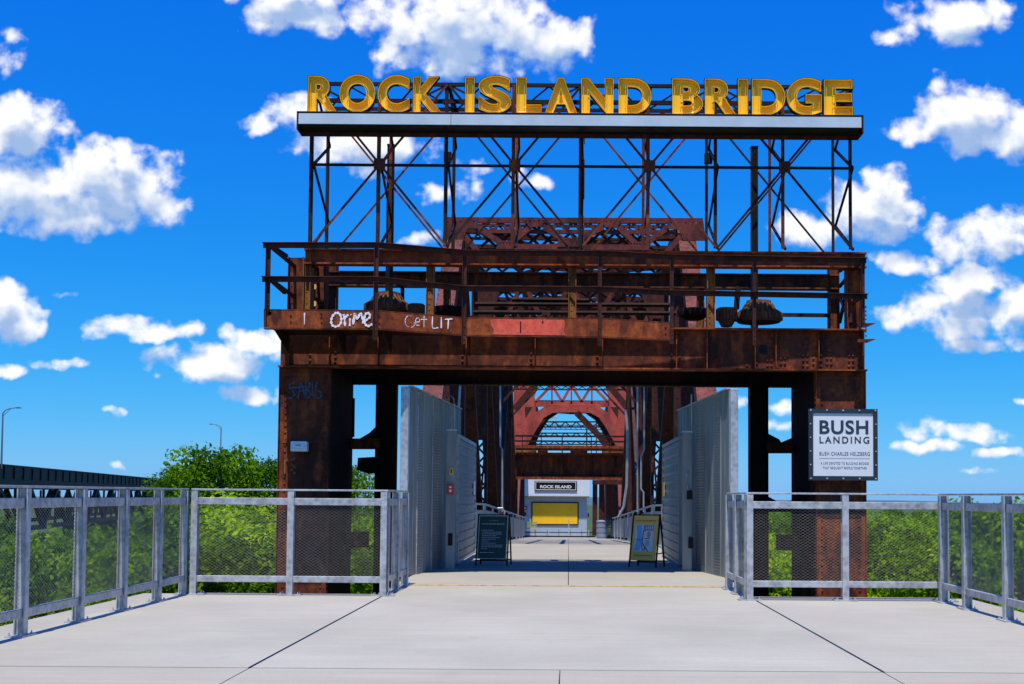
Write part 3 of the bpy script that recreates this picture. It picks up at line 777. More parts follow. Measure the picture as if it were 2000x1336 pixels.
for k in range(4):
    x0, x1 = FX[2*k], FX[2*k+2]; xm = FX[2*k+1]
    for Yq, w in ((YG-.02, .04), (YG2+.02, .036)):
        for a, b in (((x0, zs0), (x1, zs1)), ((x0, zs1), (x1, zs0))):
            m = MB(); m.bar((a[0], Yq, a[1]), (b[0], Yq, b[1]), .012, w, (0, 0, 1) if False else (0, 1, 0)); m2 = MB(); m2.bar((a[0], Yq, a[1]), (b[0], Yq, b[1]), w, .014, (0, 1, 0)); m2.build('diagonal_brace', 'rust_dark' if k % 2 else 'rust', fr)
    m = MB(); g = .10
    m.prism([(xm-g, YG-.045, zsm-g*.8), (xm-g*.8, YG-.045, zsm-g), (xm+g*.8, YG-.045, zsm-g), (xm+g, YG-.045, zsm-g*.8), (xm+g, YG-.045, zsm+g*.8), (xm+g*.8, YG-.045, zsm+g), (xm-g*.8, YG-.045, zsm+g), (xm-g, YG-.045, zsm+g*.8)], (0, .012, 0))
    for dx in (-.06, .06):
        for dz in (-.06, 0, .06): m.rivet((xm+dx, YG-.045, zsm+dz), .01)
    m.build('gusset_plate', 'rust', fr)
for Yq, z, w in ((YG+.03, zsm, .04), (YG+.03, zs1, .06), (YG2, zs1, .06), (YG+.05, zz(198, YG), .07), (YG2, zz(232, YG2), .06)):
    m = MB(); m.bar((FX[0]-.03, Yq, z), (FX[8]+.03, Yq, z), .05, w); m.build('horizontal_brace', 'rust_dark', fr)
m = MB()   # top lateral zigzag between front and rear chords
for k in range(16):
    xa_ = FX[0]+(FX[8]-FX[0])*k/16; xb_ = FX[0]+(FX[8]-FX[0])*(k+1)/16
    ya, yb = (YG, YG2) if k % 2 else (YG2, YG); m.bar((xa_, ya, zs1-.03), (xb_, yb, zs1-.03), .035, .012)
m.build('lacing', 'rust_dark', fr)
m = MB()
for k in range(8):
    xa_, xb_ = FX[k], FX[k+1]; z0, z1 = (zz(232, YG), zs1) if k % 2 else (zs1, zz(232, YG)); m.bar((xa_, YG+.02, z0), (xb_, YG+.02, z1), .035, .014, (0, 1, 0))
m.build('lacing', 'rust_dark', fr)
m = MB()
for px, py in ((874, 306), (1384, 308)):
    c = V(px, py, YG2-.3); m.box(c.x-.07, c.x+.07, c.y, c.y+.12, c.z-.09, c.z+.09)
m.build('junction_box', 'black_metal', fr)
# torn strips on the middle leg
m = MB(); x = FX[4]
for a, b in ((258, 280), (312, 388), (422, 490)):
    m.box(x+.03, x+.045, YG-.02, YG+.05, zz(b, YG), zz(a, YG))
m.build('torn_strip', 'rust', fr)

# ledge below the letters
YS0 = 20.5
lx0, lx1 = xx(580, YS0, 240), xx(1686, YS0, 240); lz0, lz1 = zz(246.5, YS0), zz(222.5, YS0)
lg = thing('sign_ledge', 'long pale grey ledge with dark edges running under the yellow letters', 'sign ledge', ((lx0+lx1)/2, YS0, lz0))
m = MB(); m.box(lx0, lx1, YS0+.02, YG-.08, lz0-.01, lz1); m.build('box_beam', 'black_metal', lg)
m = MB(); seam = xx(872, YS0)
m.box(lx0+.025, seam-.004, YS0, YS0+.019, lz0+.012, lz1-.018); m.box(seam+.004, lx1-.03, YS0, YS0+.019, lz0+.012, lz1-.018)
m.build('face_panel', 'ledge_grey', lg)
m = MB(); m.box(lx0-.006, lx1+.006, YS0-.008, YG-.08, lz1+.001, lz1+.014)
for x in (lx0-.006, lx1-.014): m.box(x, x+.02, YS0-.008, YG-.08, lz0-.085, lz1)
m.box(lx0+.014, lx1-.014, YG-.10, YG-.081, lz0-.085, lz0-.011); m.build('edge_trim', 'truss_brown', lg)

LET = [('R', 601, 657), ('O', 662, 732), ('C', 737, 799), ('K', 806, 862), ('I', 908, 926), ('S', 934, 998), ('L', 1008, 1057), ('A', 1064, 1127), ('N', 1135, 1198), ('D', 1208, 1272),
       ('B', 1313, 1373), ('R', 1377, 1438), ('I', 1442, 1461), ('D', 1469, 1534), ('G', 1537, 1605), ('E', 1610, 1666)]
WORD = {0: 'ROCK', 4: 'ISLAND', 10: 'BRIDGE'}
DEP = .09
for i, (ch, x0, x1) in enumerate(LET):
    w = 'ROCK' if i < 4 else 'ISLAND' if i < 10 else 'BRIDGE'
    rnd = ch in 'OCSG'
    Yf = YS0+.03
    a, b = V(x0, 240, Yf).x, V(x1, 240, Yf).x
    slope = 0
    zt = zz(152-(3 if rnd else 0), Yf); zb = lz1+.018
    t = thing('sign_letter', 'yellow open-faced channel letter %s in the word %s on the rooftop sign' % (ch, w), 'sign letter', ((a+b)/2, Yf, zb), 'yellow channel letters of the rooftop sign')
    off = .052
    vs0, _ = text_geo(ch, off, 0, 'NONE' if False else 'BOTH'); bb = (min(v.x for v in vs0), max(v.x for v in vs0), min(v.y for v in vs0), max(v.y for v in vs0))
    # back plate with returns; mesh z runs towards the viewer
    wdt, hgt = b-a, zt-zb
    m = MB(); put_text(m, ch, (a, Yf+DEP, zb), (1, 0, 0), (0, 0, 1), wdt, hgt, off, 0, 'BOTH', bbox=bb, ya=(0, -1, 0)); o = m.build('letter_face', 'letter_yellow', t)
    m = MB(); put_text(m, ch, (a, Yf+DEP/2, zb), (1, 0, 0), (0, 0, 1), wdt, hgt, off, DEP/2, 'NONE', bbox=bb, ya=(0, -1, 0)); o = m.build('letter_return', 'letter_back', t)
    sd = o.modifiers.new('thickness', 'SOLIDIFY'); sd.thickness = .008; sd.offset = -1
    m = MB(); put_text(m, ch, (a-.008, Yf+DEP/2+.012, zb-.006), (1, 0, 0), (0, 0, 1), wdt+.016, hgt+.014, off+.006, DEP/2+.004, 'NONE', bbox=bb, ya=(0, -1, 0)); m.build('letter_shell', 'letter_black', t)
    # neon tube: follows the letter outline well inside the channel
    vs, fs = text_geo(ch, .008, 0, 'NONE', bevel=.006, res=4)
    kx = wdt/(bb[1]-bb[0]); ky = hgt/(bb[3]-bb[2])
    m = MB(); m.add([Vector((a+(v.x-bb[0])*kx, Yf+DEP*.5-v.z*kx, zb+(v.y-bb[2])*ky)) for v in vs], fs)
    m.build('neon_tube', 'neon_tube', t)

# ================================================================== TRUSS SPANS
HW = 3.30; XC = 3.07
def fz(Y): return 0.0 if Y < 34 else -(Y-34)*1.66/56
def truss_span(label, Y0, Y1, npan, ztop, zfoot, mat, matp, loc):
    t = thing('truss_span', label, 'truss bridge', (0, Y0, zfoot))
    pl = (Y1-Y0)/npan; ys = [Y0+pl*k for k in range(npan+1)]
    for sx in (-1, 1):
        x = sx*XC
        for (a, b, f) in (((x, ys[0], zfoot), (x, ys[1], ztop-.2), -1), ((x, ys[-1], zfoot), (x, ys[-2], ztop-.2), 1)):
            m = MB(); a = Vector(a); b = Vector(b); d = (b-a).normalized(); up = Vector((0, -d.z*f*-1, 0))
            m.bar(a, b, .46, .36, (0, -1, 0) if f < 0 else (0, 1, 0))
            n = Vector((0, -d.z, d.y)) if f < 0 else Vector((0, d.z, -d.y))
            for k in range(60):
                p = a.lerp(b, (k+.5)/60)
                for e in (-.19, .19): m.rivet(p+n*.181+Vector((e, 0, 0)), .02, n)
            m.build('end_post', matp if f < 0 else mat, t)
        m = MB(); m.bar((x, ys[1]-.2, ztop-.2), (x, ys[-2]+.2, ztop-.2), .46, .4); m.build('top_chord', mat, t)
        m = MB(); m.bar((x, ys[0], zfoot-.1), (x, ys[-1], zfoot-.1-1.2*(1 if Y0 < 30 else 1)), .4, .4); m.build('bottom_chord', mat, t)
        for k in range(1, npan):
            m = MB(); zb = zfoot-.4
            if k == 2: m.laced((x, ys[k], zb), (x, ys[k], 3.2), .62, (0, -1, 0), .10, .3, .5, .07); m.box(x-.31, x+.31, ys[k]-.17, ys[k]+.15, 3.21, 3.7); zb = 3.71
            m.bar((x, ys[k], zb), (x, ys[k], ztop-.42), .56, .34, (0, 1, 0))
            for j in range(26):
                if zb+.2+j*.32 > ztop-.5: break
                for e in (-.2, .2): m.rivet((x+e, ys[k]-.17, zb+.2+j*.32), .02)
            m.build('vertical', mat, t)
        for k in range(1, npan-1):
            a, b = (ys[k], ys[k+1]) if k < npan/2 else (ys[k+1], ys[k])
            m = MB()
            m.bar((x, a, ztop-.4), (x, b, zfoot), .46, .26, (0, 1, 0)); m.build('diagonal', mat, t)
            if k >= npan/2-1:
                m = MB(); m.bar((x, b, ztop-.4), (x, a, zfoot), .05, .16, (0, 1, 0)); m.build('diagonal', mat, t)
    for k in range(1, npan):
        Y = ys[k]
        m = MB(); w = XC-.24
        if Y0 > 60 and k in (2, 3): continue
        m.laced((-w, Y+.25, ztop-.24), (w, Y+.25, ztop-.24), .42, (0, -1, 0), .06, .12, .42, .04, False); m.build('top_strut', mat, t)
        if k > 1 and Y0 < 60:
            zl = ztop-2.1
            m = MB(); m.laced((-w, Y, zl), (w, Y, zl), .34, (0, -1, 0), .06, .12, .4, .04); m.build('sway_strut', mat, t)
            m = MB()
            for j in range(4):
                x0 = -w+2*w*j/4; x1 = -w+2*w*(j+1)/4
                za, zb = (zl+.17, ztop-.45) if j % 2 == 0 else (ztop-.45, zl+.17)
                m.bar((x0, Y, za), (x1, Y, zb), .05, .11, (0, 1, 0)); m.bar((x0, Y+.08, zb), (x1, Y+.08, za), .05, .08, (0, 1, 0))
            m.bar((-w, Y, zl-1.5), (-w+1.3, Y, zl-.1), .08, .14, (0, 1, 0)); m.bar((w, Y, zl-1.5), (w-1.3, Y, zl-.1), .08, .14, (0, 1, 0))
            m.build('sway_brace', mat, t)
        if k < npan-1 and Y0 < 60:
            m = MB(); m.bar((-w, Y+.4, ztop-.05), (w, ys[k+1], ztop-.05), .14, .08); m.bar((w, Y+.4, ztop-.15), (-w, ys[k+1], ztop-.15), .14, .08); m.build('lateral_brace', mat, t)
            m = MB(); m.ibeam((-w, Y+pl*.5, ztop-.35), (w, Y+pl*.5, ztop-.35), .12, .2, .02); m.build('top_strut', mat, t)
    return t
ZT = P(1112, 428, 32.4)[1]
T1 = truss_span('near rusty red truss span rising right behind the portal tower', 23.9, 68.0, 5, ZT, 0.0, 'truss_brown', 'truss_red', None)
# portal bracing of the near span, drawn at the top of its end posts
YP = 32.1
PC = 1112+8
def vb(m, a, b, Y, w, d=.10):
    if Y < 33: w *= 1.45
    m.bar(V(a[0], a[1], Y), V(b[0], b[1], Y), d, w, (0, 1, 0)) if False else m.bar(V(a[0], a[1], Y), V(b[0], b[1], Y), w, d, (0, 1, 0))
m = MB()
vb(m, (868, 430), (1373, 432), YP, .10); vb(m, (930, 452), (1310, 454), YP, .07); m.build('portal_strut', 'truss_red', T1)
m = MB()
for i in range(26):
    xa_, xb_ = 935+i*14.2, 935+(i+1)*14.2
    vb(m, (xa_, 432 if i % 2 else 451), (xb_, 451 if i % 2 else 432), YP+.02, .05)
m.build('portal_lacing', 'truss_red', T1)
m = MB()
for a, b in (((928, 442), (990, 482)), ((990, 482), (1036, 444)), ((1062, 444), (1112, 477)), ((1112, 477), (1178, 444)), ((1208, 444), (1250, 484)), ((1250, 484), (1304, 445)),
             ((905, 460), (960, 520)), ((1330, 462), (1275, 522)), ((990, 482), (1250, 484)), ((960, 500), (1280, 502))):
    vb(m, a, b, YP-.05, .10)
m.build('portal_brace', 'truss_red', T1)
m = MB()
for i in range(22):
    xa_, xb_ = 955+i*15, 955+(i+1)*15
    vb(m, (xa_, 484 if i % 2 else 501), (xb_, 501 if i % 2 else 484), YP+.05, .05)
for i in range(12):
    xa_, xb_ = 940+i*29, 940+(i+1)*29
    vb(m, (xa_, 455), (xb_, 482), YP+.15, .045); vb(m, (xa_, 482), (xb_, 455), YP+.2, .045)
m.build('portal_lacing', 'truss_brown', T1)
m = MB()
for pts in ([(1022, 427), (1066, 427), (1058, 443), (1034, 443)], [(1172, 428), (1214, 428), (1206, 444), (1182, 444)], [(868, 428), (932, 428), (934, 446), (912, 446), (905, 470), (864, 470)],
            [(1304, 430), (1374, 431), (1378, 470), (1335, 470), (1326, 448), (1302, 446)], [(1092, 464), (1136, 464), (1140, 482), (1088, 482)], [(975, 470), (1004, 470), (1010, 486), (968, 486)], [(1236, 472), (1264, 472), (1270, 488), (1230, 488)]):
    m2 = MB(); m2.prism([V(px, py, YP-.12) for px, py in pts], (0, .04, 0))
    for j in range(5):
        a, b = pts[0], pts[1]; m2.rivet(V(a[0]+(b[0]-a[0])*(j+.5)/5, a[1]+3, YP-.12), .02)
    m2.build('portal_gusset', 'truss_red', T1)

# the dense upper bracing between the top chords of the near span
wi = XC-.24
for Y, zc, h in ((34.6, 8.25, .40), (36.9, 8.1, .55), (39.1, 8.25, .40), (41.2, 8.0, .65), (43.6, 8.2, .40), (45.9, 8.1, .5), (48.2, 8.2, .4)):
    m = MB(); m.laced((-wi, Y, zc), (wi, Y, zc), h, (0, -1, 0), .11, .14, h*.9, .07); m.build('cross_strut', 'truss_brown', T1)
for Y, z0, z1 in ((36.9, 6.3, 7.8), (41.4, 6.55, 7.75), (50.4, 6.6, 8.1)):
    m = MB(); n = 8
    for j in range(n):
        x0 = -wi+2*wi*j/n; x1 = -wi+2*wi*(j+1)/n
        m.bar((x0, Y, z0 if j % 2 else z1), (x1, Y, z1 if j % 2 else z0), .13, .12, (0, 1, 0)); m.bar((x0, Y+.14, z1 if j % 2 else z0), (x1, Y+.14, z0 if j % 2 else z1), .09, .1, (0, 1, 0))
    m.bar((-wi, Y, z0), (wi, Y, z0), .2, .16, (0, 1, 0)); m.bar((-wi, Y, z1), (wi, Y, z1), .2, .16, (0, 1, 0))
    m.build('sway_lattice', 'truss_red', T1)
    for sx in (-1, 1):
        m = MB(); m.prism([(sx*wi, Y-.1, z1), (sx*(wi-.8), Y-.1, z1), (sx*(wi-.45), Y-.1, z0+.4), (sx*(wi-.2), Y-.1, z0-.5), (sx*wi, Y-.1, z0-1.4)], (0, .06, 0)); m.build('corner_plate', 'truss_brown', T1)
for x in (-1.5, -.5, .6, 1.6):
    m = MB(); m.bar((x, 32.5, 8.0), (x, 52, 8.0), .14, .22); m.build('stringer', 'truss_brown', T1)
m = MB()
for k in range(8):
    ya = 32.8+k*2.25; m.bar((-wi, ya, 8.45), (wi, ya+2.25, 8.45), .16, .1); m.bar((wi, ya, 8.33), (-wi, ya+2.25, 8.33), .16, .1)
m.build('lateral_lattice', 'truss_brown', T1)
T2 = truss_span('far red truss span beyond the kiosk with a pink arched portal', 68.3, 113.3, 5, 7.4, -1.2, 'truss_brown', 'truss_red', None)
YQ = 72.0
def mir(pts): return [(2*1116.5-x, y) for x, y in pts]
GL = [(1003, 735), (1046, 735), (1052, 750), (1044, 775), (1052, 801), (1040, 825), (1022, 869), (1003, 869)]
for pts in (GL, mir(GL)):
    m = MB(); m.prism([V(px, py, YQ) for px, py in pts], (0, .12, 0)); m.build('portal_gusset', 'truss_pink', T2)
    h = MB(); q = [(1025, 795), (1040, 795), (1026, 817)] if pts is GL else mir([(1025, 795), (1040, 795), (1026, 817)])
    h.prism([V(px, py, YQ-.01) for px, py in q], (0, .008, 0)); h.build('gusset_hole', 'truss_brown', T2)
ARC = [(1016, 869), (1034, 828), (1049, 804), (1068, 791), (1116.5, 790.5)]; ARC2 = [(1031, 869), (1049, 836), (1062, 816), (1080, 806), (1116.5, 805)]
for side in (0, 1):
    A = ARC if not side else mir(ARC); B = ARC2 if not side else mir(ARC2)
    m = MB()
    for i in range(4): m.prism([V(*A[i], YQ-.2), V(*A[i+1], YQ-.2), V(*B[i+1], YQ-.2), V(*B[i], YQ-.2)], (0, .2, 0))
    m.build('portal_arch', 'truss_pink', T2)
    m = MB()
    A2 = [(x+(12 if not side else -12), y+10) for x, y in A]; B2 = [(x+(22 if not side else -22), y+16) for x, y in A]
    A2[-1] = (1116.5, 805.5); B2[-1] = (1116.5, 809)
    for i in range(4): m.prism([V(*A2[i], YQ+.6), V(*A2[i+1], YQ+.6), V(*B2[i+1], YQ+.6), V(*B2[i], YQ+.6)], (0, .2, 0))
    m.build('portal_arch', 'truss_brown', T2)
m = MB()
for a, b, w in (((1046, 789), (1187, 789), .34), ((1044, 747), (1189, 747), .3), ((1046, 785), (1078, 752), .16), ((1078, 752), (1098, 785), .16), ((1098, 785), (1116, 752), .16), ((1116, 752), (1136, 785), .16), ((1136, 785), (1156, 752), .16), ((1156, 752), (1187, 785), .16), ((1078, 752), (1078, 789), .1), ((1116, 752), (1116, 789), .1), ((1156, 752), (1156, 789), .1)):
    vb(m, a, b, YQ-.05, w)
m.build('portal_brace', 'truss_pink', T2)
m = MB()
for a, b in (((1005, 800), (1050, 745)), ((1228, 800), (1183, 745)), ((1126, 806), (1190, 872))): m = MB(); vb(m, a, b, 67.2, .34); m.build('knee_brace', 'truss_brown', T2)

# second lifting portal across the deck at the end of the near span
Y6 = 66.0
p2 = thing('portal_girder', 'rusty cross girder with a small railing hanging low over the far deck', 'girder', V(1116, 935, Y6))
def rct(m, x0, x1, y0, y1, Y, th): a = V(x0, y1, Y); b = V(x1, y0, Y); m.box(a.x, b.x, Y, Y+th, a.z, b.z); return m
rct(MB(), 1005, 1228, 888, 934, Y6, .05).build('girder_web', 'rust', p2)
m = MB(); rct(m, 1003, 1229, 931.5, 936, Y6-.25, .5); rct(m, 1003, 1229, 885, 888, Y6-.25, .5); m.build('girder_flange', 'rust_orange', p2)
m = MB()
for px in (1012, 1058, 1104, 1156, 1200, 1222): rct(m, px-1, px+1, 888, 931, Y6-.12, .1)
m.build('stiffener', 'truss_brown', p2)
m = MB()
for px in (1057, 1155, 1190, 1020): rct(m, px-1, px+1, 852, 888, Y6-.9, .06)
rct(m, 1006, 1228, 851, 853, Y6-.9, .06); rct(m, 1006, 1228, 861, 863, Y6-.9, .06); m.build('railing_bar', 'rust_dark', p2)
m = MB(); rct(m, 1006, 1228, 871, 879, Y6-.6, .5); m.build('upper_beam', 'rust_orange', p2)
for px, w, mt in ((1022, 14, 'rust_ochre'), (1040, 8, 'gear_brown'), (1205, 16, 'gear_brown'), (1185, 7, 'rust_ochre'), (1060, 10, 'rust_dark'), (1130, 16, 'rust_dark')):
    c = V(px, 886, Y6+.6); m = MB(); m.lathe(c, [(w/36., 0), (w/36., .15), (w/60., .3), (w/90., .42)], 14); m.build('gear', mt, p2)
for sx in (1, -1):
    m = MB(); px = 1005 if sx > 0 else 1222; rct(m, px, px+6, 935, 1052, Y6, .3); m.build('support_post', 'truss_brown', p2)
m = MB()
for px, hw in ((1162, 5), (1175, 5.5), (1189, 5.5), (1202, 5), (1214, 5)):
    m = MB(); rct(m, px-hw, px+hw, 938, 1046, 69+px*.004, .2)
    for j in range(12): m.rivet(V(px, 945+j*8, 69+px*.004), .03)
    m.build('hanger', 'truss_brown', p2)
m = MB(); rct(m, 1157, 1222, 938, 946, 69.4, .2); m.build('tie_beam', 'truss_brown', p2)

# lattices beyond the second portal and a far tower
FL = thing('far_truss', 'dark silhouette of distant truss bracing seen through the pink arch', 'truss', (0, 116, 4))
for i, (y0, y1, Y) in enumerate(((824, 834, 116), (846, 853, 132), (862, 868, 140))):
    m = MB(); vb(m, (1030, y0), (1200, y0), Y, .14); vb(m, (1028, y1), (1203, y1), Y, .14)
    n = 16
    for k in range(n):
        xa_, xb_ = 1030+k*170/n, 1030+(k+1)*170/n; vb(m, (xa_, y0 if k % 2 else y1), (xb_, y1 if k % 2 else y0), Y, .10)
    m.build('lattice_strut', 'rust_dark', FL)
m = MB(); vb(m, (1146, 836), (1146, 905), 125, .14); vb(m, (1165, 806), (1165, 905), 125, .1); vb(m, (1098, 853), (1098, 905), 125, .12); m.build('hanger', 'rust_dark', FL)
tw = thing('water_tower', 'tiny pale tower on the skyline inside the pink arch', 'tower', V(1082, 840, 600))
m = MB(); rct(m, 1075, 1091, 822, 826, 600, 3); rct(m, 1078, 1089, 812, 816, 600, 3); m.build('platform', 'tank_white', tw)
m = MB(); [rct(m, px, px+1.2, 814, 900, 600, 1) for px in (1079, 1083.5, 1088)]; m.build('leg', 'tank_white', tw)

# ================================================================== GREY SCREEN WALLS AND GATES
for sx, mat, side in ((-1, 'grey_panel', 'left'), (1, 'grey_panel_shaded', 'right')):  # the right side takes the shaded copy of the panel grey
    A = Vector((sx*2.66, 20.35, 0)); B = Vector((sx*2.14, 23.8, 0)); d = (B-A); L = d.length; dn = d/L; nr = Vector((-dn.y, dn.x, 0))*(-sx)*-1
    inn = Vector((-sx, 0, 0)); nr = nr if nr.dot(inn) > 0 else -nr
    w = thing('screen_wall', 'tall grey sheet metal screen wall on the %s of the walkway, under the portal' % side, 'wall', A)
    cuts = [0, .14, .24, .42, .62, .80, 1]
    for i in range(6):
        u = A+dn*L*cuts[i]+dn*.006; v = A+dn*L*cuts[i+1]-dn*.006; zt = 3.13-.13*cuts[i]; zt2 = 3.13-.13*cuts[i+1]
        m = MB(); lo = .015+.01*(i % 2)
        p = [u+nr*lo, v+nr*lo, v+nr*lo+UP*zt2, u+nr*lo+UP*zt]; m.prism(p, -nr*.012)
        if i in (1, 3):
            for k in range(62):
                z = .1+k*.05
                if z < zt2-.05: m.prism([u+nr*(lo+.001)+UP*z, v+nr*(lo+.001)+UP*(z), v+nr*(lo+.009)+UP*(z+.02), u+nr*(lo+.009)+UP*(z+.02)], UP*.006)
        else:
            n = max(1, int((v-u).length/.3))
            for k in range(1, n+1):
                q = u.lerp(v, k/(n+1)); m.bar(q+nr*(lo+.002)+UP*.03, q+nr*(lo+.002)+UP*(zt2-.02), .008, .014, dn)
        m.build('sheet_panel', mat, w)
    for q in cuts[1:-1]:
        m = MB(); c = A+dn*L*q; m.bar(c+nr*.02+UP*.0, c+nr*.02+UP*(3.11-.13*q), .03, .014, nr); m.build('seam_strip', 'galvanised' if sx < 0 else 'grey_panel', w)
    m = MB(); m.box(A.x+sx*.055-.065, A.x+sx*.055+.065, 20.2, 20.3, 0, 3.13); m.build('end_post', 'galvanised', w, bev=.01)
    m = MB(); m.bar(A+UP*3.145+nr*.02, B+UP*3.015+nr*.02, .08, .02); m.build('top_cap', 'galvanised', w)
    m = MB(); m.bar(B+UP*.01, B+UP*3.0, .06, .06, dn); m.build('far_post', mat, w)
    # gate post with boxes
    g = thing('gate_post', 'grey steel gate post with call boxes on the %s side of the walkway' % side, 'gate post', (sx*2.13, 22.2, 0))
    m = MB(); m.box(sx*2.13-.085, sx*2.13+.085, 22.15, 22.33, .012, 2.5); m.build('post_body', 'grey_panel' if sx < 0 else 'grey_panel_shaded', g, bev=.008)
    m = MB(); m.box(sx*2.13-.092, sx*2.13+.092, 22.143, 22.337, 2.501, 2.53); m.build('post_cap', 'galvanised', g)
    m = MB(); m.box(sx*2.13-.14, sx*2.13+.14, 22.08, 22.4, .0045, .0115); m.build('base_plate', 'galvanised', g)
    if sx < 0:
        for (z0, z1, xa_, xb_, mt, nm) in ((1.70, 1.84, -.03, .05, 'label_yellow', 'label_plate'), (1.36, 1.54, -.06, .06, 'alarm_red', 'alarm_box'), (.44, .66, -.035, .045, 'black_metal', 'latch_box')):
            m = MB(); m.box(-2.13+xa_, -2.13+xb_, 22.12 if mt != 'alarm_red' else 22.09, 22.149, z0, z1)
            o = m.build(nm, mt, g, bev=.006)
            if nm == 'alarm_box':
                q = MB(); q.box(-2.15, -2.11, 22.083, 22.089, 1.47, 1.50); q.box(-2.15, -2.11, 22.083, 22.089, 1.40, 1.44); q.build('alarm_marking', 'white_paint', o)
            if nm == 'label_plate':
                q = MB(); q.box(-2.13, -2.11, 22.116, 22.1195, 1.74, 1.81); q.build('label_marking', 'black_metal', o)
    else:
        for (z0, z1, xa_, xb_, mt, nm) in ((1.30, 1.46, -.05, .05, 'black_metal', 'card_reader'), (.42, .62, -.02, .07, 'black_metal', 'latch_box')):
            m = MB(); m.box(2.17+xa_, 2.17+xb_, 22.10, 22.149, z0, z1); m.build(nm, mt, g, bev=.006)
    m = MB()
    if sx < 0: m.tube([(-2.09, 22.24, 2.53), (-2.09, 22.24, 3.0), (-2.11, 22.26, 3.10), (-2.16, 22.3, 3.15), (-2.25, 22.4, 3.16)], .014, 8)
    else: m.tube([(2.08+.13, 22.24, 3.2), (2.22, 22.24, 2.4), (2.22, 22.22, 1.95), (2.12, 22.13, 1.75), (2.14, 22.12, 1.46)], .014, 8)
    m.build('conduit', 'conduit_grey', g)
    # gate leaf folded open
    lf = thing('gate_leaf', 'grey ribbed metal gate leaf swung open on the %s side of the walkway' % side, 'gate', (sx*2.12, 23.3, 0))
    x = sx*2.12
    m = MB(); m.box(x-.012, x+.012, 23.4, 27.5, .12, 2.42)
    for k in range(13):
        z = .2+k*.175; m.box(min(x-sx*.013, x-sx*.035), max(x-sx*.013, x-sx*.035), 23.4, 27.5, z, z+.07)
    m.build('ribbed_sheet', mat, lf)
    m = MB()
    for y in (23.3, 27.5): m.box(x-.035, x+.035, y, y+.08, .06, 2.5)
    m.box(x-.035, x+.035, 23.381, 27.499, .06, .118); m.box(x-.035, x+.035, 23.381, 27.499, 2.43, 2.5)
    m.build('gate_frame', 'galvanised' if sx < 0 else 'grey_panel', lf)
    m = MB(); m.box(x-sx*.037 if sx < 0 else x-.05, x+.05 if sx < 0 else x-.036, 26.8, 27.2, 1.35, 1.65)
    m.build('notice_plate' if sx < 0 else 'gate_handle', 'white_paint' if sx < 0 else 'label_yellow', lf)

# inner railings of the walkway on the bridge
for sx, side in ((-1, 'left'), (1, 'right')):
    t = thing('walkway_guard', 'low grey guard railing along the %s edge of the bridge walkway' % side, 'railing', (sx*2.35, 28, 0), 'guard railings on the bridge')
    ys = [28+3.6*k for k in range(12)]
    for k in range(11):
        a = Vector((sx*2.4, ys[k], fz(ys[k])+1.12)); b = Vector((sx*2.4, ys[k+1], fz(ys[k+1])+1.12))
        m = MB(); m.bar(a, b, .05, .05); m.build('top_rail', 'galvanised', t)
        m = MB(); m.prism([a-UP*.16, b-UP*.16, b-UP*1.0, a-UP*1.0], (.01, 0, 0))
        m.build('infill_panel', 'grey_panel', t)
        m = MB(); m.bar(a-UP*1.12, a-UP*.03, .06, .06, (0, 1, 0)); m.build('post', 'galvanised', t)
    if sx < 0:
        m = MB(); m.tube([V(972, 992, 30), V(982, 992, 30), V(986, 1000, 30), V(986, 1008, 30)], .012, 6); m.build('hoop', 'galvanised', t)
# conduits up the truss verticals
for k, (pts, Y) in enumerate((([(977, 745), (977, 870), (981, 878), (981, 1000)], 41.0), ([(1245, 745), (1245, 1000)], 41.1), ([(1258, 745), (1258, 878), (1252, 892), (1252, 955), (1257, 962), (1257, 1000)], 41.0), ([(1222, 800), (1226, 850), (1224, 950), (1218, 990), (1208, 1010)], 50), ([(899, 748), (896, 800)], 32.0))):
    m = MB(); m.tube([V(px, py, Y) for px, py in pts], .03 if k != 3 else .06, 6)
    lab = ['pale bent conduit running up the left truss vertical', 'straight grey conduit on the right side of the deck opening', 'pale kinked conduit beside the right truss vertical', 'bluish drain pipe hanging at the far right of the deck', 'short pale conduit above the left grey wall'][k]
    tag(m.build('conduit', 'conduit_grey'), lab, 'conduit', 'conduits on the truss')

# ================================================================== BOARD SIGN ON THE RIGHT COLUMN
YB_ = 20.82
c0 = V(1580, 938, YB_); c1 = V(1714, 799, YB_)
bx0, bx1, bz0, bz1 = c0.x, c1.x, c0.z, c1.z
s = thing('landing_sign', 'square white sign in a dark bolted frame reading BUSH LANDING', 'sign', ((bx0+bx1)/2, YB_, bz0))
fw = .075
m = MB(); m.box(bx0, bx1, YB_, YB_+.05, bz0, bz0+fw); m.box(bx0, bx1, YB_, YB_+.05, bz1-fw, bz1); m.box(bx0, bx0+fw, YB_, YB_+.05, bz0+fw, bz1-fw); m.box(bx1-fw, bx1, YB_, YB_+.05, bz0+fw, bz1-fw)
m.build('frame', 'sign_frame_blue', s)
m = MB(); m.box(bx0+fw, bx1-fw, YB_+.018, YB_+.04, bz0+fw, bz1-fw); m.build('panel', 'sign_white', s)
for i in range(5):
    for z in (bz0+.03, bz1-.03): MB().rivet((bx0+.035+(bx1-bx0-.07)*i/4, YB_, z), .019).build('bolt', 'bolt_metal', s)
    if 0 < i < 5:
        for x in (bx0+.03, bx1-.03): MB().rivet((x, YB_, bz0+.03+(bz1-bz0-.06)*(i)/5.), .016).build('bolt', 'bolt_metal', s)
m = MB(); yy = YB_+.016
def sgn(m, txt, px0, px1, py0, py1, off, sp=1.0):
    a = V(px0, py1, yy); b = V(px1, py0, yy); put_text(m, txt, (a.x, yy, a.z), (1, 0, 0), (0, 0, 1), b.x-a.x, b.z-a.z, off, .001, 'BOTH', sp, ya=(0, -1, 0))
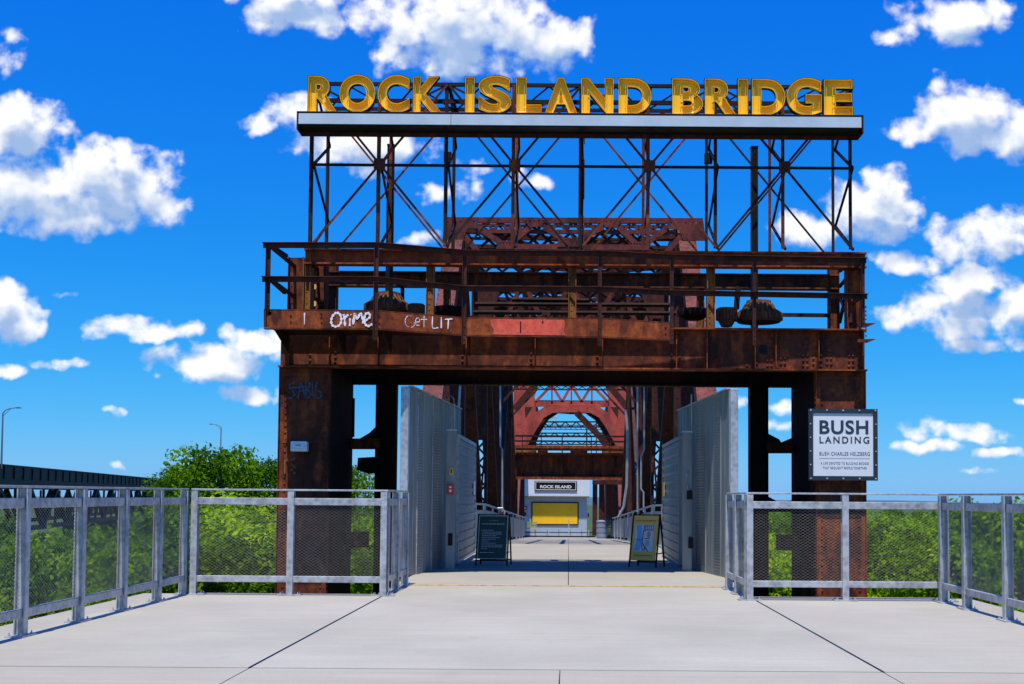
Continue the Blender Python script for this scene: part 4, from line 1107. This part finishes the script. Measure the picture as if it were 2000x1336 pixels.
sgn(m, 'BUSH', 1600.5, 1696, 821, 848, .028, 1.1); m.build('lettering', 'sign_ink', s)
m = MB(); sgn(m, 'LANDING', 1600.5, 1698, 853, 866, .022, 1.35); m.build('lettering', 'sign_ink', s)
m = MB(); sgn(m, 'BUSH CHARLES HELZBERG', 1600.5, 1699, 883, 889.5, .01, 1.1); m.build('lettering', 'sign_ink_soft', s)
m = MB(); sgn(m, 'A LIFE DEVOTED TO BUILDING BRIDGES', 1603, 1697, 903, 907, .0, 1.1); sgn(m, 'THAT BROUGHT PEOPLE TOGETHER', 1607, 1693, 912, 916, .0, 1.1); m.build('lettering', 'sign_ink_soft', s)
a = V(1600, 895, yy); b = V(1699, 895, yy); m = MB(); m.box(a.x, b.x, yy-.001, yy, a.z-.002, a.z+.002); m.build('divider_line', 'sign_ink_soft', s)
# wall light on the left column
c0 = V(568, 882, 20.93); c1 = V(601, 862, 20.93)
l = thing('wall_light', 'small white box light mounted on the left rusty column', 'light', ((c0.x+c1.x)/2, 20.93, c0.z))
m = MB(); m.box(c0.x, c1.x, 20.88, 21.04, c0.z, c1.z); m.build('housing', 'white_paint', l, bev=.02)
m = MB(); m.box(c0.x+.05, c1.x-.05, 20.86, 20.879, c0.z+.05, c1.z-.04); m.build('lens', 'sign_white', l, bev=.008)
m = MB(); m.box(c0.x+.1, c1.x-.1, 20.85, 20.859, c0.z+.10, c0.z+.115); m.build('lens_rib', 'sign_ink_soft', l)
# old bolted bracket remains
m = MB()
for px, py in ((570, 898), (570, 908), (570, 918), (575, 896), (575, 912), (575, 924), (562, 900)): m.rivet(V(px, py, 21.04), .03)
m.box(V(555, 920, 21.04).x, V(558, 920, 21.04).x, 21.02, 21.05, V(558, 925, 21.04).z, V(558, 896, 21.04).z); m.build('bolt_cluster', 'rust_ochre', portal)

# ================================================================== A-FRAME BOARDS
def aframe(name, label, loc, rz, w, h, face_mat, pw):
    """stands at loc; the reader looks along +y; front and rear frames lean together"""
    t = thing(name, label, 'board sign', (0, 0, 0), 'a-frame boards on the deck')
    sp = .27; ORIGIN[t.name] = Vector((0, 0, 0))
    def lean(x, z, f=-1, off=0): return Vector((x, f*(sp*(1-z/h))+f*off, z))
    for f, nm in ((-1, 'front_frame'), (1, 'rear_frame')):
        m = MB()
        for x in (-w/2, w/2): m.bar(lean(x, 0, f), lean(x, h, f), .028, .028, (1, 0, 0))
        m.bar(lean(-w/2, .10, f), lean(w/2, .10, f), .024, .024); m.bar(lean(-w/2, h-.015, f), lean(w/2, h-.015, f), .024, .024)
        m.build(nm, 'black_metal', t)
    m = MB(); m.prism([lean(-w/2+.02, .13, -1, .018), lean(w/2-.02, .13, -1, .018), lean(w/2-.02, h-.03, -1, .018), lean(-w/2+.02, h-.03, -1, .018)], (0, .012, 0)); pb = m.build('panel', face_mat, t)
    for x in (-w/2+.03, w/2-.03):
        m = MB(); m.bar((x, -sp*.75, h*.25), (x, sp*.75, h*.25), .01, .02); m.build('spreader_bar', 'black_metal', t)
    def F(u, v): # panel coordinates 0..1
        return lean(-w/2+.02+(w-.04)*u, .13+(h-.16)*v, -1, .0215)
    return t, F, pb
def fq(mb, F, u0, u1, v0, v1, lift=.0):
    pts = [F(u0, v0), F(u1, v0), F(u1, v1), F(u0, v1)]; pts = [p+Vector((0, -lift-.002, 0)) for p in pts]; mb.prism(pts, (0, .002, 0)); return mb
def ft(mb, F, txt, u0, u1, v0, v1, off=0.0, sp=1.0, lift=.001):
    a, b, c = F(u0, v0), F(u1, v0), F(u0, v1); a = a+Vector((0, -.002-lift, 0))
    put_text(mb, txt, a, b-F(u0, v0), c-F(u0, v0), (b-F(u0, v0)).length, (c-F(u0, v0)).length, off, .0008, 'BOTH', sp, ya=(0, -1, 0))
t, F, pb = aframe('notice_board', 'dark green a-frame board with white rules text beside the left gate', None, 0, .60, .98, 'board_green', 0)
m = MB()
fq(m, F, .0, .02, 0, 1); fq(m, F, .98, 1, 0, 1); fq(m, F, .021, .979, 0, .014); fq(m, F, .021, .979, .986, 1); m.build('border', 'board_text', t)
m = MB(); ft(m, F, 'WELCOME TO', .33, .67, .875, .895); ft(m, F, 'ROCK ISLAND BRIDGE', .1, .88, .79, .825, .015); m.build('heading', 'board_text', t)
m = MB(); rr = random.Random(3)
for i, (v, u1) in enumerate(((.655, .5), (.61, .8), (.568, .8), (.525, .62), (.483, .76), (.44, .6), (.40, .35), (.355, .6), (.31, .84), (.27, .86), (.225, .32), (.14, .58))):
    u = .12 if i not in (0, 11) else .09
    while u < u1:
        L = min(rr.uniform(.03, .11), u1-u+.01); fq(m, F, u, u+L, v, v+.014); u += L+.018
m.build('text_line', 'board_text', t)
t.location = (-1.44, 23.75, 0.005); t.rotation_euler = (0, 0, R(-6))
t, F, pb = aframe('map_board', 'yellow a-frame board with a pale river map beside the right gate', None, 0, .53, 1.0, 'board_yellow', 0)
m = MB()
def dashes(m, u0, u1, v0, v1, seed):
    rr = random.Random(seed); u = u0
    while u < u1:
        L = rr.uniform(.022, .04); fq(m, F, u, min(u1, u+L), v0, v1); u += L+(.012 if rr.random() < .8 else .04)
ft(m, F, 'ROCK ISLAND BRIDGE', .09, .91, .875, .905, .012); ft(m, F, 'BUSH LANDING', .12, .84, .095, .122, .012); m.build('heading', 'board_ink', t)
m = MB(); fq(m, F, .1, .86, .20, .80, .0005); m.build('map_sheet', 'map_pale', t)
m = MB(); m.prism([F(.12, .21)+Vector((0, -.004, 0)), F(.32, .21)+Vector((0, -.004, 0)), F(.40, .40)+Vector((0, -.004, 0)), F(.36, .79)+Vector((0, -.004, 0)), F(.14, .79)+Vector((0, -.004, 0)), F(.2, .5)+Vector((0, -.004, 0))], (0, .001, 0)); m.build('map_river', 'map_blue', t)
m = MB(); fq(m, F, .55, .70, .32, .46, .003); m.build('map_patch', 'map_green', t)
m = MB(); m.prism([F(.66+.08*math.cos(a), .58+.075*math.sin(a))+Vector((0, -.0055, 0)) for a in [k*math.pi/5 for k in range(10)]], (0, .001, 0)); m.build('map_marker', 'map_orange', t)
m = MB()
def fl(pts, w=.014):
    for i in range(len(pts)-1):
        a = F(*pts[i])+Vector((0, -.0075, 0)); b = F(*pts[i+1])+Vector((0, -.0075, 0)); m.bar(a, b, w, .002, (0, 1, 0))
fl([(.47, .79), (.44, .65), (.42, .45), (.42, .28), (.48, .22), (.56, .25), (.50, .33), (.44, .38)]); fl([(.50, .33), (.68, .20)]); fl([(.44, .65), (.55, .68), (.86, .68)]); fl([(.1, .47), (.42, .45)], .008)
for u in (.5, .58, .66, .74, .82): fl([(u, .78), (u, .69)], .010)
fl([(.48, .775), (.86, .775)], .01); fl([(.5, .49), (.72, .49)], .012)
m.build('map_line', 'map_line', t)
t.location = (1.50, 23.6, 0.005); t.rotation_euler = (0, 0, R(-22))

# ================================================================== KIOSK AND THINGS AT THE FAR END
YK = 80.0; zf = P(1100, 1053, YK)[1]
kx0, kx1 = V(1018, 0, YK).x, V(1157, 0, YK).x; zk1 = V(1018, 935, YK).z; zk0 = V(1018, 970, YK).z
k = thing('kiosk', 'pale blue grey container kiosk with a closed yellow serving shutter', 'kiosk', ((kx0+kx1)/2, YK, zf))
m = MB(); m.box(kx0, kx1-.15, YK, YK+3, zf, zk0); m.build('wall', 'kiosk_grey', k)
m = MB(); m.box(kx0-.02, kx1, YK-.25, YK+3.1, zk0+.04, zk1); m.build('fascia', 'kiosk_white', k)
m = MB(); m.box(kx0-.03, kx1+.02, YK-.27, YK+3.12, zk0-.03, zk0+.038); m.build('fascia_trim', 'label_yellow', k)
a, b = V(1040, 1023, YK-.02), V(1128, 983, YK-.02)
sh_ = MB(); sh_.box(a.x, b.x, YK-.05, YK-.003, a.z, b.z); shu = sh_.build('shutter', 'shutter_yellow', k)
m = MB(); e = .07; m.box(a.x-e, b.x+e, YK-.06, YK-.002, b.z, b.z+e); m.box(a.x-e, b.x+e, YK-.06, YK-.002, a.z-e, a.z); m.box(a.x-e, a.x-.001, YK-.06, YK-.002, a.z, b.z); m.box(b.x+.001, b.x+e, YK-.06, YK-.002, a.z, b.z); m.build('shutter_frame', 'black_metal', k)
a, b = V(1044, 958, YK-.3), V(1127, 940, YK-.3)
m = MB(); m.box(a.x, b.x, YK-.32, YK-.27, a.z, b.z); sg = m.build('name_board', 'black_metal', k)
m = MB(); yy = YK-.325; q = .04; m.box(a.x+.06, b.x-.06, yy, yy+.004, a.z+.04, a.z+.075); m.box(a.x+.06, b.x-.06, yy, yy+.004, b.z-.075, b.z-.04); m.box(a.x+.06, a.x+.095, yy, yy+.004, a.z+.075, b.z-.075); m.box(b.x-.095, b.x-.06, yy, yy+.004, a.z+.075, b.z-.075); m.build('border', 'white_paint', sg)
m = MB(); u = V(1055, 953.5, YK-.3); v = V(1116, 948, YK-.3); put_text(m, 'ROCK ISLAND', (u.x, yy, u.z), (1, 0, 0), (0, 0, 1), v.x-u.x, v.z-u.z, .03, .002, 'BOTH', ya=(0, -1, 0)); m.build('lettering', 'white_paint', sg)
for x in [kx0+.5+i*.75 for i in range(6)]:
    m = MB(); m.box(x-.012, x+.012, YK-.012, YK-.001, zf+.05, V(0, 1027, YK).z); m.build('panel_seam', 'sign_frame_blue', k)
for (px, py, w_, h_, mt, nm) in ((1024, 992, .36, .26, 'alarm_red', 'menu_board'), (1022, 1004, .36, .22, 'black_metal', 'menu_board'), (1149, 1006, .1, .25, 'sign_frame_blue', 'meter_box')):
    c = V(px, py, YK-.05); m = MB(); m.box(c.x-w_/2, c.x+w_/2, YK-.06, YK-.003, c.z-h_/2, c.z+h_/2); o = m.build(nm, mt, k)
    if nm == 'menu_board': q = MB(); q.box(c.x-.06, c.x+.08, YK-.07, YK-.061, c.z-.05, c.z+.05); q.build('marking', 'white_paint' if mt == 'alarm_red' else 'board_yellow', o)
# bench
bx = V(1034, 1055, 77); zb_ = fz(77)
bn = thing('bench', 'small green bench in front of the pale kiosk', 'bench', (bx.x, 77, zb_))
m = MB(); [m.box(bx.x-.45, bx.x+.35, 76.7+j*.12, 76.79+j*.12, zb_+.45, zb_+.49) for j in range(4)]; m.build('seat', 'bench_green', bn)
m = MB(); [m.box(bx.x-.40, bx.x+.45, 77.2, 77.23, zb_+.62+j*.13, zb_+.71+j*.13) for j in range(3)]; m.build('backrest', 'bench_green', bn)
for x in (-.42, .32):
    for y in (76.72, 77.18): m = MB(); m.box(bx.x+x-.02, bx.x+x+.02, y, y+.04, zb_, zb_+.45 if y < 77 else zb_+.95); m.build('leg', 'label_yellow', bn)
# bins and barrel
for px, lab, mt, w_ in ((1174, 'grey ribbed barrel right of the kiosk', 'barrel_grey', .55), (1190, 'dark green bin behind the grey barrel', 'bin_green', .42), (1203, 'tall green bin nearest the right railing', 'bin_green', .36)):
    Yb = 68 if px > 1180 else 70; c = V(px, 1050, Yb); zb_ = fz(Yb)
    t = thing('barrel' if px == 1174 else 'bin', lab, 'barrel' if px == 1174 else 'bin', (c.x, Yb, zb_))
    m = MB(); m.lathe((c.x, Yb, zb_), [(w_*.46, 0), (w_*.5, .1), (w_*.47, .3), (w_*.5, .34), (w_*.47, .6), (w_*.5, .64), (w_*.48, .92)], 18); m.build('body', mt, t)
    m = MB(); m.lathe((c.x, Yb, zb_+.921), [(w_*.52, 0), (w_*.52, .05), (w_*.2, .12)], 18); m.build('lid', mt, t)
# low barrier rail across the far deck
br_ = thing('barrier_rail', 'thin low metal barrier across the far end of the bridge deck', 'barrier', (-1, 74, fz(74)))
m = MB(); m.bar((-2.9, 74, fz(74)+.32), (1.6, 74, fz(74)+.32), .04, .05); m.bar((-2.9, 74, fz(74)+.08), (1.6, 74, fz(74)+.08), .06, .08); m.build('rail', 'black_metal', br_)
for x in (-2.8, -1.2, .0, 1.2): m = MB(); m.box(x-.03, x+.03, 73.97, 74.03, fz(74), fz(74)+1.1 if abs(x) < 1.1 else fz(74)+.5); m.build('post', 'galvanised', br_)

# ================================================================== HIGHWAY BRIDGE AND LAMPS
hb = thing('highway_bridge', 'dark highway viaduct on a steel deck truss far off on the left', 'bridge', (-60, 120, -8))
D0 = Vector((-49.0, 90, 0)); dd = Vector((-19, 94, 0)).normalized()
def hp(s, off=0): return D0 + dd*s + Vector((dd.y, -dd.x, 0))*off
zt = CAMZ+2.55
m = MB(); a, b = hp(-60), hp(420)
m.prism([a+UP*(zt-1.35), a+UP*zt, a+UP*zt+Vector((-14, -3, 0)), a+UP*(zt-1.35)+Vector((-14, -3, 0))], b-a); m.build('deck', 'highway_concrete', hb)
m = MB(); m.prism([a+UP*(zt+.001)+Vector((.1, 0, 0)), a+UP*(zt+.12)+Vector((.1, 0, 0)), a+UP*(zt+.12)+Vector((-.3, 0, 0)), a+UP*(zt+.001)+Vector((-.3, 0, 0))], b-a); m.build('parapet', 'highway_concrete', hb)
m = MB(); m.prism([a+UP*(zt-2.3), a+UP*(zt-1.36), a+UP*(zt-1.36)+Vector((-.5, 0, 0)), a+UP*(zt-2.3)+Vector((-.5, 0, 0))], b-a); m.build('girder', 'highway_steel', hb)
m = MB()
for k in range(70): m.bar(hp(-50+k*4)+UP*(zt-1.3)+Vector((.02, 0, 0)), hp(-50+k*4)+UP*(zt-.05)+Vector((.02, 0, 0)), .25, .12)
m.build('deck_rib', 'highway_steel', hb)['kind'] = 'stuff'
for k in range(34):
    s0 = -30+k*6.5
    for off in (0, -9):
        m = MB(); o = Vector((off, 0, 0)); s1 = s0+6.5
        if k % 2: m.bar(hp(s0)+o+UP*(zt-2.3), hp(s1)+o+UP*(zt-6.3), .45, .45)
        else: m.bar(hp(s0)+o+UP*(zt-6.3), hp(s1)+o+UP*(zt-2.3), .45, .45)
        m.bar(hp(s0)+o+UP*(zt-2.3), hp(s0)+o+UP*(zt-6.3), .22, .22)
        m.build('truss_web', 'highway_steel', hb)
m = MB()
for off in (0, -9): m.bar(hp(-40)+Vector((off, 0, 0))+UP*(zt-6.4), hp(200)+Vector((off, 0, 0))+UP*(zt-6.4), .4, .5)
m.build('bottom_chord', 'highway_steel', hb)
for s0 in (-25, 40, 110, 200, 300):
    m = MB(); c = hp(s0); m.box(c.x-10, c.x, c.y-1, c.y+1, -8, zt-6.6 if s0 < 200 else zt-2.3); m.build('pier', 'highway_concrete', hb)
def lamp(label, px, pytop, pyb, Y, dirx, s):
    x, z1 = P(px, pytop, Y); z0 = P(px, pyb, Y)[1]
    t = thing('street_lamp', label, 'street lamp', (x, Y, z0), 'street lamps on the far left')
    m = MB(); m.tube([(x, Y, z0), (x, Y, z1-.5*s)], [.10*s, .07*s], 8); m.build('pole', 'lamp_metal', t)
    m = MB(); m.tube([(x, Y, z1-.51*s), (x+dirx*.25*s, Y, z1-.2*s), (x+dirx*.7*s, Y, z1-.04*s), (x+dirx*1.2*s, Y, z1+.03*s)], [.06*s, .05*s, .045*s, .04*s], 8); m.tube([(x, Y, z1-.8*s), (x+dirx*.7*s, Y, z1-.1*s)], .025*s, 6); m.build('arm', 'lamp_metal', t)
    m = MB(); hx = x+dirx*1.45*s; m.prism([(hx-.3*s, Y-.12*s, z1+.05*s), (hx-.2*s, Y-.12*s, z1-.03*s), (hx+.25*s, Y-.12*s, z1-.02*s), (hx+.3*s, Y-.12*s, z1+.05*s), (hx+.1*s, Y-.12*s, z1+.11*s)], (0, .24*s, 0)); m.build('lamp_head', 'lamp_metal', t)
lamp('street lamp with a single arm standing on the highway viaduct at far left', 6, 797, 915, 118, 1, 1.0)
lamp('street lamp with a curved arm rising behind the big left tree', 432, 829, 935, 150, -1, .85)
# low far shore
hl = MB(); pts = []
n = 60
for i in range(n+1):
    x = -900+1800*i/n; pts.append((x, 1200, -8)); 
vs = [(x, 1200, -8) for x, _, _ in pts] + [(x, 1260+40*math.sin(x*.01), -2.5+2.0*math.sin(x*.006+1)+1.0*math.sin(x*.023)) for x, _, _ in pts] + [(x, 1500, -8) for x, _, _ in pts]
fs = [(i, i+1, n+2+i, n+1+i) for i in range(n)] + [(n+1+i, n+2+i, 2*n+3+i, 2*n+2+i) for i in range(n)]
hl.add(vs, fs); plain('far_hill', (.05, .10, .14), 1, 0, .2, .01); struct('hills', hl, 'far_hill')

# ================================================================== TREES
def crown_mesh(seed, lobes, nleaf, ls, mat, flat=.85, r0=.20, r1=.40):
    """leaf cards gathered in clumps through a lumpy crown of about unit radius"""
    rr = random.Random(seed); m = MB(); blobs = []
    for i in range(lobes):
        a = rr.uniform(0, 2*math.pi); h = rr.uniform(-.75, .85); rad = math.sqrt(max(0.05, 1-h*h))*rr.uniform(.25, .8)
        blobs.append((Vector((math.cos(a)*rad, math.sin(a)*rad, h*flat)), rr.uniform(r0, r1)))
    tot = sum(b[1]**2 for b in blobs)
    for c, r in blobs:
        k = int(nleaf*r*r/tot)
        for _ in range(k):
            d = Vector((rr.gauss(0, 1), rr.gauss(0, 1), rr.gauss(0, 1))).normalized()
            p = c + d*r*(rr.uniform(.55, 1.08))
            n = (d*.6+Vector((rr.gauss(0, .6), rr.gauss(0, .6), rr.gauss(.5, .6)))).normalized()
            s, u = orth(n, (rr.random(), rr.random(), rr.random()+.1)); q = ls*rr.uniform(.6, 1.3)
            m.add([p-s*q*.5, p+u*q*.32-s*q*.05, p+s*q*.5, p-u*q*.32+s*q*.05], [(0, 1, 2, 3)])
    return m, blobs
def tree(seed, label, lobes, nleaf, ls, mat, group=None, flat=.85, r0=.2, r1=.4):
    m, blobs = crown_mesh(seed, lobes, nleaf, ls, mat, flat, r0, r1)
    t = thing('tree', label, 'tree', (0, 0, 0), group); ORIGIN[t.name] = Vector((0, 0, 0))
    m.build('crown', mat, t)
    b = MB(); b.tube([(0, 0, -3.2), (.02, .01, -1.5), (0, 0, -.4), (.05, .02, .5)], [.085, .06, .045, .012], 8)
    for c, r in blobs[:9]:
        b.tube([(0, 0, -.9+c.z*.3), (c.x*.5, c.y*.5, c.z*.6-.15), (c.x, c.y, c.z)], [.032, .02, .006], 6)
    b.build('trunk', 'bark', t)
    return t
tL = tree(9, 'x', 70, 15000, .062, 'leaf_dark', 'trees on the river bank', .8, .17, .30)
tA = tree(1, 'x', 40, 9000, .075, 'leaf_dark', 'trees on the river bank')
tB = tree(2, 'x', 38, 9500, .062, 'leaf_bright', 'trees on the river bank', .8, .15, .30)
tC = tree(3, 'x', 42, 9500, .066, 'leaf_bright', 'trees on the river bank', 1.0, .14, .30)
used = set()
LABELS = {}
def place(src, px, pyt, Y, rad, label, ks=1.0, rz=0):
    """crown whose top shows at px, pyt at depth Y, with crown radius rad"""
    x, zt_ = P(px, pyt, Y); loc = (x, Y, zt_-rad*ks*1.05); sc = (rad, rad, rad*ks)
    if src.name in used: o = copy_tree(src, loc, rz, sc, label)
    else: used.add(src.name); o = src; o.location = loc; o.scale = sc; o.rotation_euler = (0, 0, rz); o['label'] = label
    return o
place(tL, 428, 846, 58, 3.3, 'big dark green tree rising above the left railing, its crown left of the column', 1.05)
place(tL, 362, 890, 62, 2.4, 'lower left shoulder tree beside the big dark green tree', 1.0, 1.1)
place(tL, 520, 876, 60, 2.1, 'dark tree touching the left rusty column', 1.3, 2.2)
place(tL, 690, 884, 66, 2.2, 'green tree seen through the opening of the left portal column', 1.6, .5)
rr = random.Random(11)
k = 0
# bank trees behind the left railing; tops just below eye level
spec = []
for px in range(-60, 800, 58):
    for Y, r, top in ((27, 1.5, 1040), (34, 2.1, 1012), (46, 3.0, 992)):
        spec.append((px+rr.uniform(-25, 25)+(31 if Y == 34 else 0), Y+rr.uniform(-2, 2), r*rr.uniform(.85, 1.2), top+rr.uniform(-32, 34)+(25 if px < 250 else 0)))
for px in range(1470, 2100, 58):
    for Y, r, top in ((27, 1.5, 1050), (34, 2.1, 1022), (46, 3.0, 1000)):
        t0 = top + (-14 if px < 1720 else -26 if px > 1850 else -10)
        spec.append((px+rr.uniform(-25, 25)+(31 if Y == 34 else 0), Y+rr.uniform(-2, 2), r*rr.uniform(.85, 1.2), t0+rr.uniform(-20, 34)))
BAYS = [(-500, 'beyond the left edge of the picture'), (5, 'behind the leftmost mesh panel'), (135, 'behind the second mesh panel from the left'), (240, 'behind the third mesh panel from the left'), (325, 'behind the narrow panel by the left corner'), (390, 'behind the panel right of the left corner post'),
 (540, 'behind the left rusty column'), (680, 'seen through the left portal opening'), (745, 'behind the left rear leg'), (1400, 'behind the right rear leg'), (1500, 'seen through the right portal opening'), (1560, 'behind the right rusty column'), (1695, 'behind the panel right of the right column'), (1845, 'behind the narrow panel by the right corner'), (1950, 'behind the rightmost mesh panel'), (2010, 'beyond the right edge of the picture')]
LC = {}
def where(px, row):
    i = max(k for k, b in enumerate(BAYS) if px >= b[0]); nx = BAYS[i+1][0] if i+1 < len(BAYS) else 2400
    f = (px-BAYS[i][0])/(nx-BAYS[i][0]); q = 'left' if f < .34 else 'middle' if f < .67 else 'right'
    return '%s, %s, %s part' % (row, BAYS[i][1], q)
for px, Y, r, top in spec:
    x = P(px, 1000, Y)[0]
    if abs(x) < 4.6 + r and Y > 22: 
        if abs(x) < 3.6+r*.9: continue
    src = (tB, tC, tA)[rr.choice((0, 0, 1, 1, 2))]; row = 'near row' if Y < 30 else 'middle row' if Y < 40 else 'back row'
    lab = 'bank tree, ' + where(px, row)
    if lab in LC or px < -70 or px > 2080: continue
    LC[lab] = 1
    place(src, px, top, Y, r*1.12, lab, rr.uniform(.9, 1.3), rr.uniform(0, 6.28))
# tree line further out on the right and left
for i in range(24):
    px = 1490+i*24+rr.uniform(-8, 8); Y = rr.uniform(85, 120)
    top = 1000-(px > 1850)*16+rr.uniform(-6, 8)
    lab = 'dark far tree, ' + where(px, 'nearer row' if Y < 102 else 'farther row')
    if lab in LC: continue
    LC[lab] = 1
    place(tA if i % 3 else tC, px, top, Y, rr.uniform(2.8, 4.2), lab, rr.uniform(.9, 1.2), rr.uniform(0, 6))
for i in range(30):
    px = -40+i*28+rr.uniform(-8, 8); Y = rr.uniform(70, 85)
    if 1112-px < 5.2*2400/Y+30: continue
    lab = 'viaduct side tree, ' + where(px, 'nearer row' if Y < 77 else 'farther row')
    if lab in LC: continue
    LC[lab] = 1
    place(tA if i % 3 else tB, px, 1022+rr.uniform(-8, 12), Y, rr.uniform(2.4, 3.6), lab, rr.uniform(.9, 1.2), rr.uniform(0, 6))
for px, top, Y, r in ((1786, 984, 60, 1.6), (1748, 986, 90, .8), (1905, 978, 70, 2.6), (1955, 982, 66, 2.8), (1995, 974, 64, 3.0)):
    place(tA, px, top, Y, r, {1786: 'small round tree top poking above the right railing', 1748: 'tiny tree top showing left of the small round tree', 1905: 'dark tree behind the right corner post', 1955: 'broad dark tree above the right edge railing', 1995: 'tall dark tree at the right edge of the picture'}[px], 1.0, px*.3)
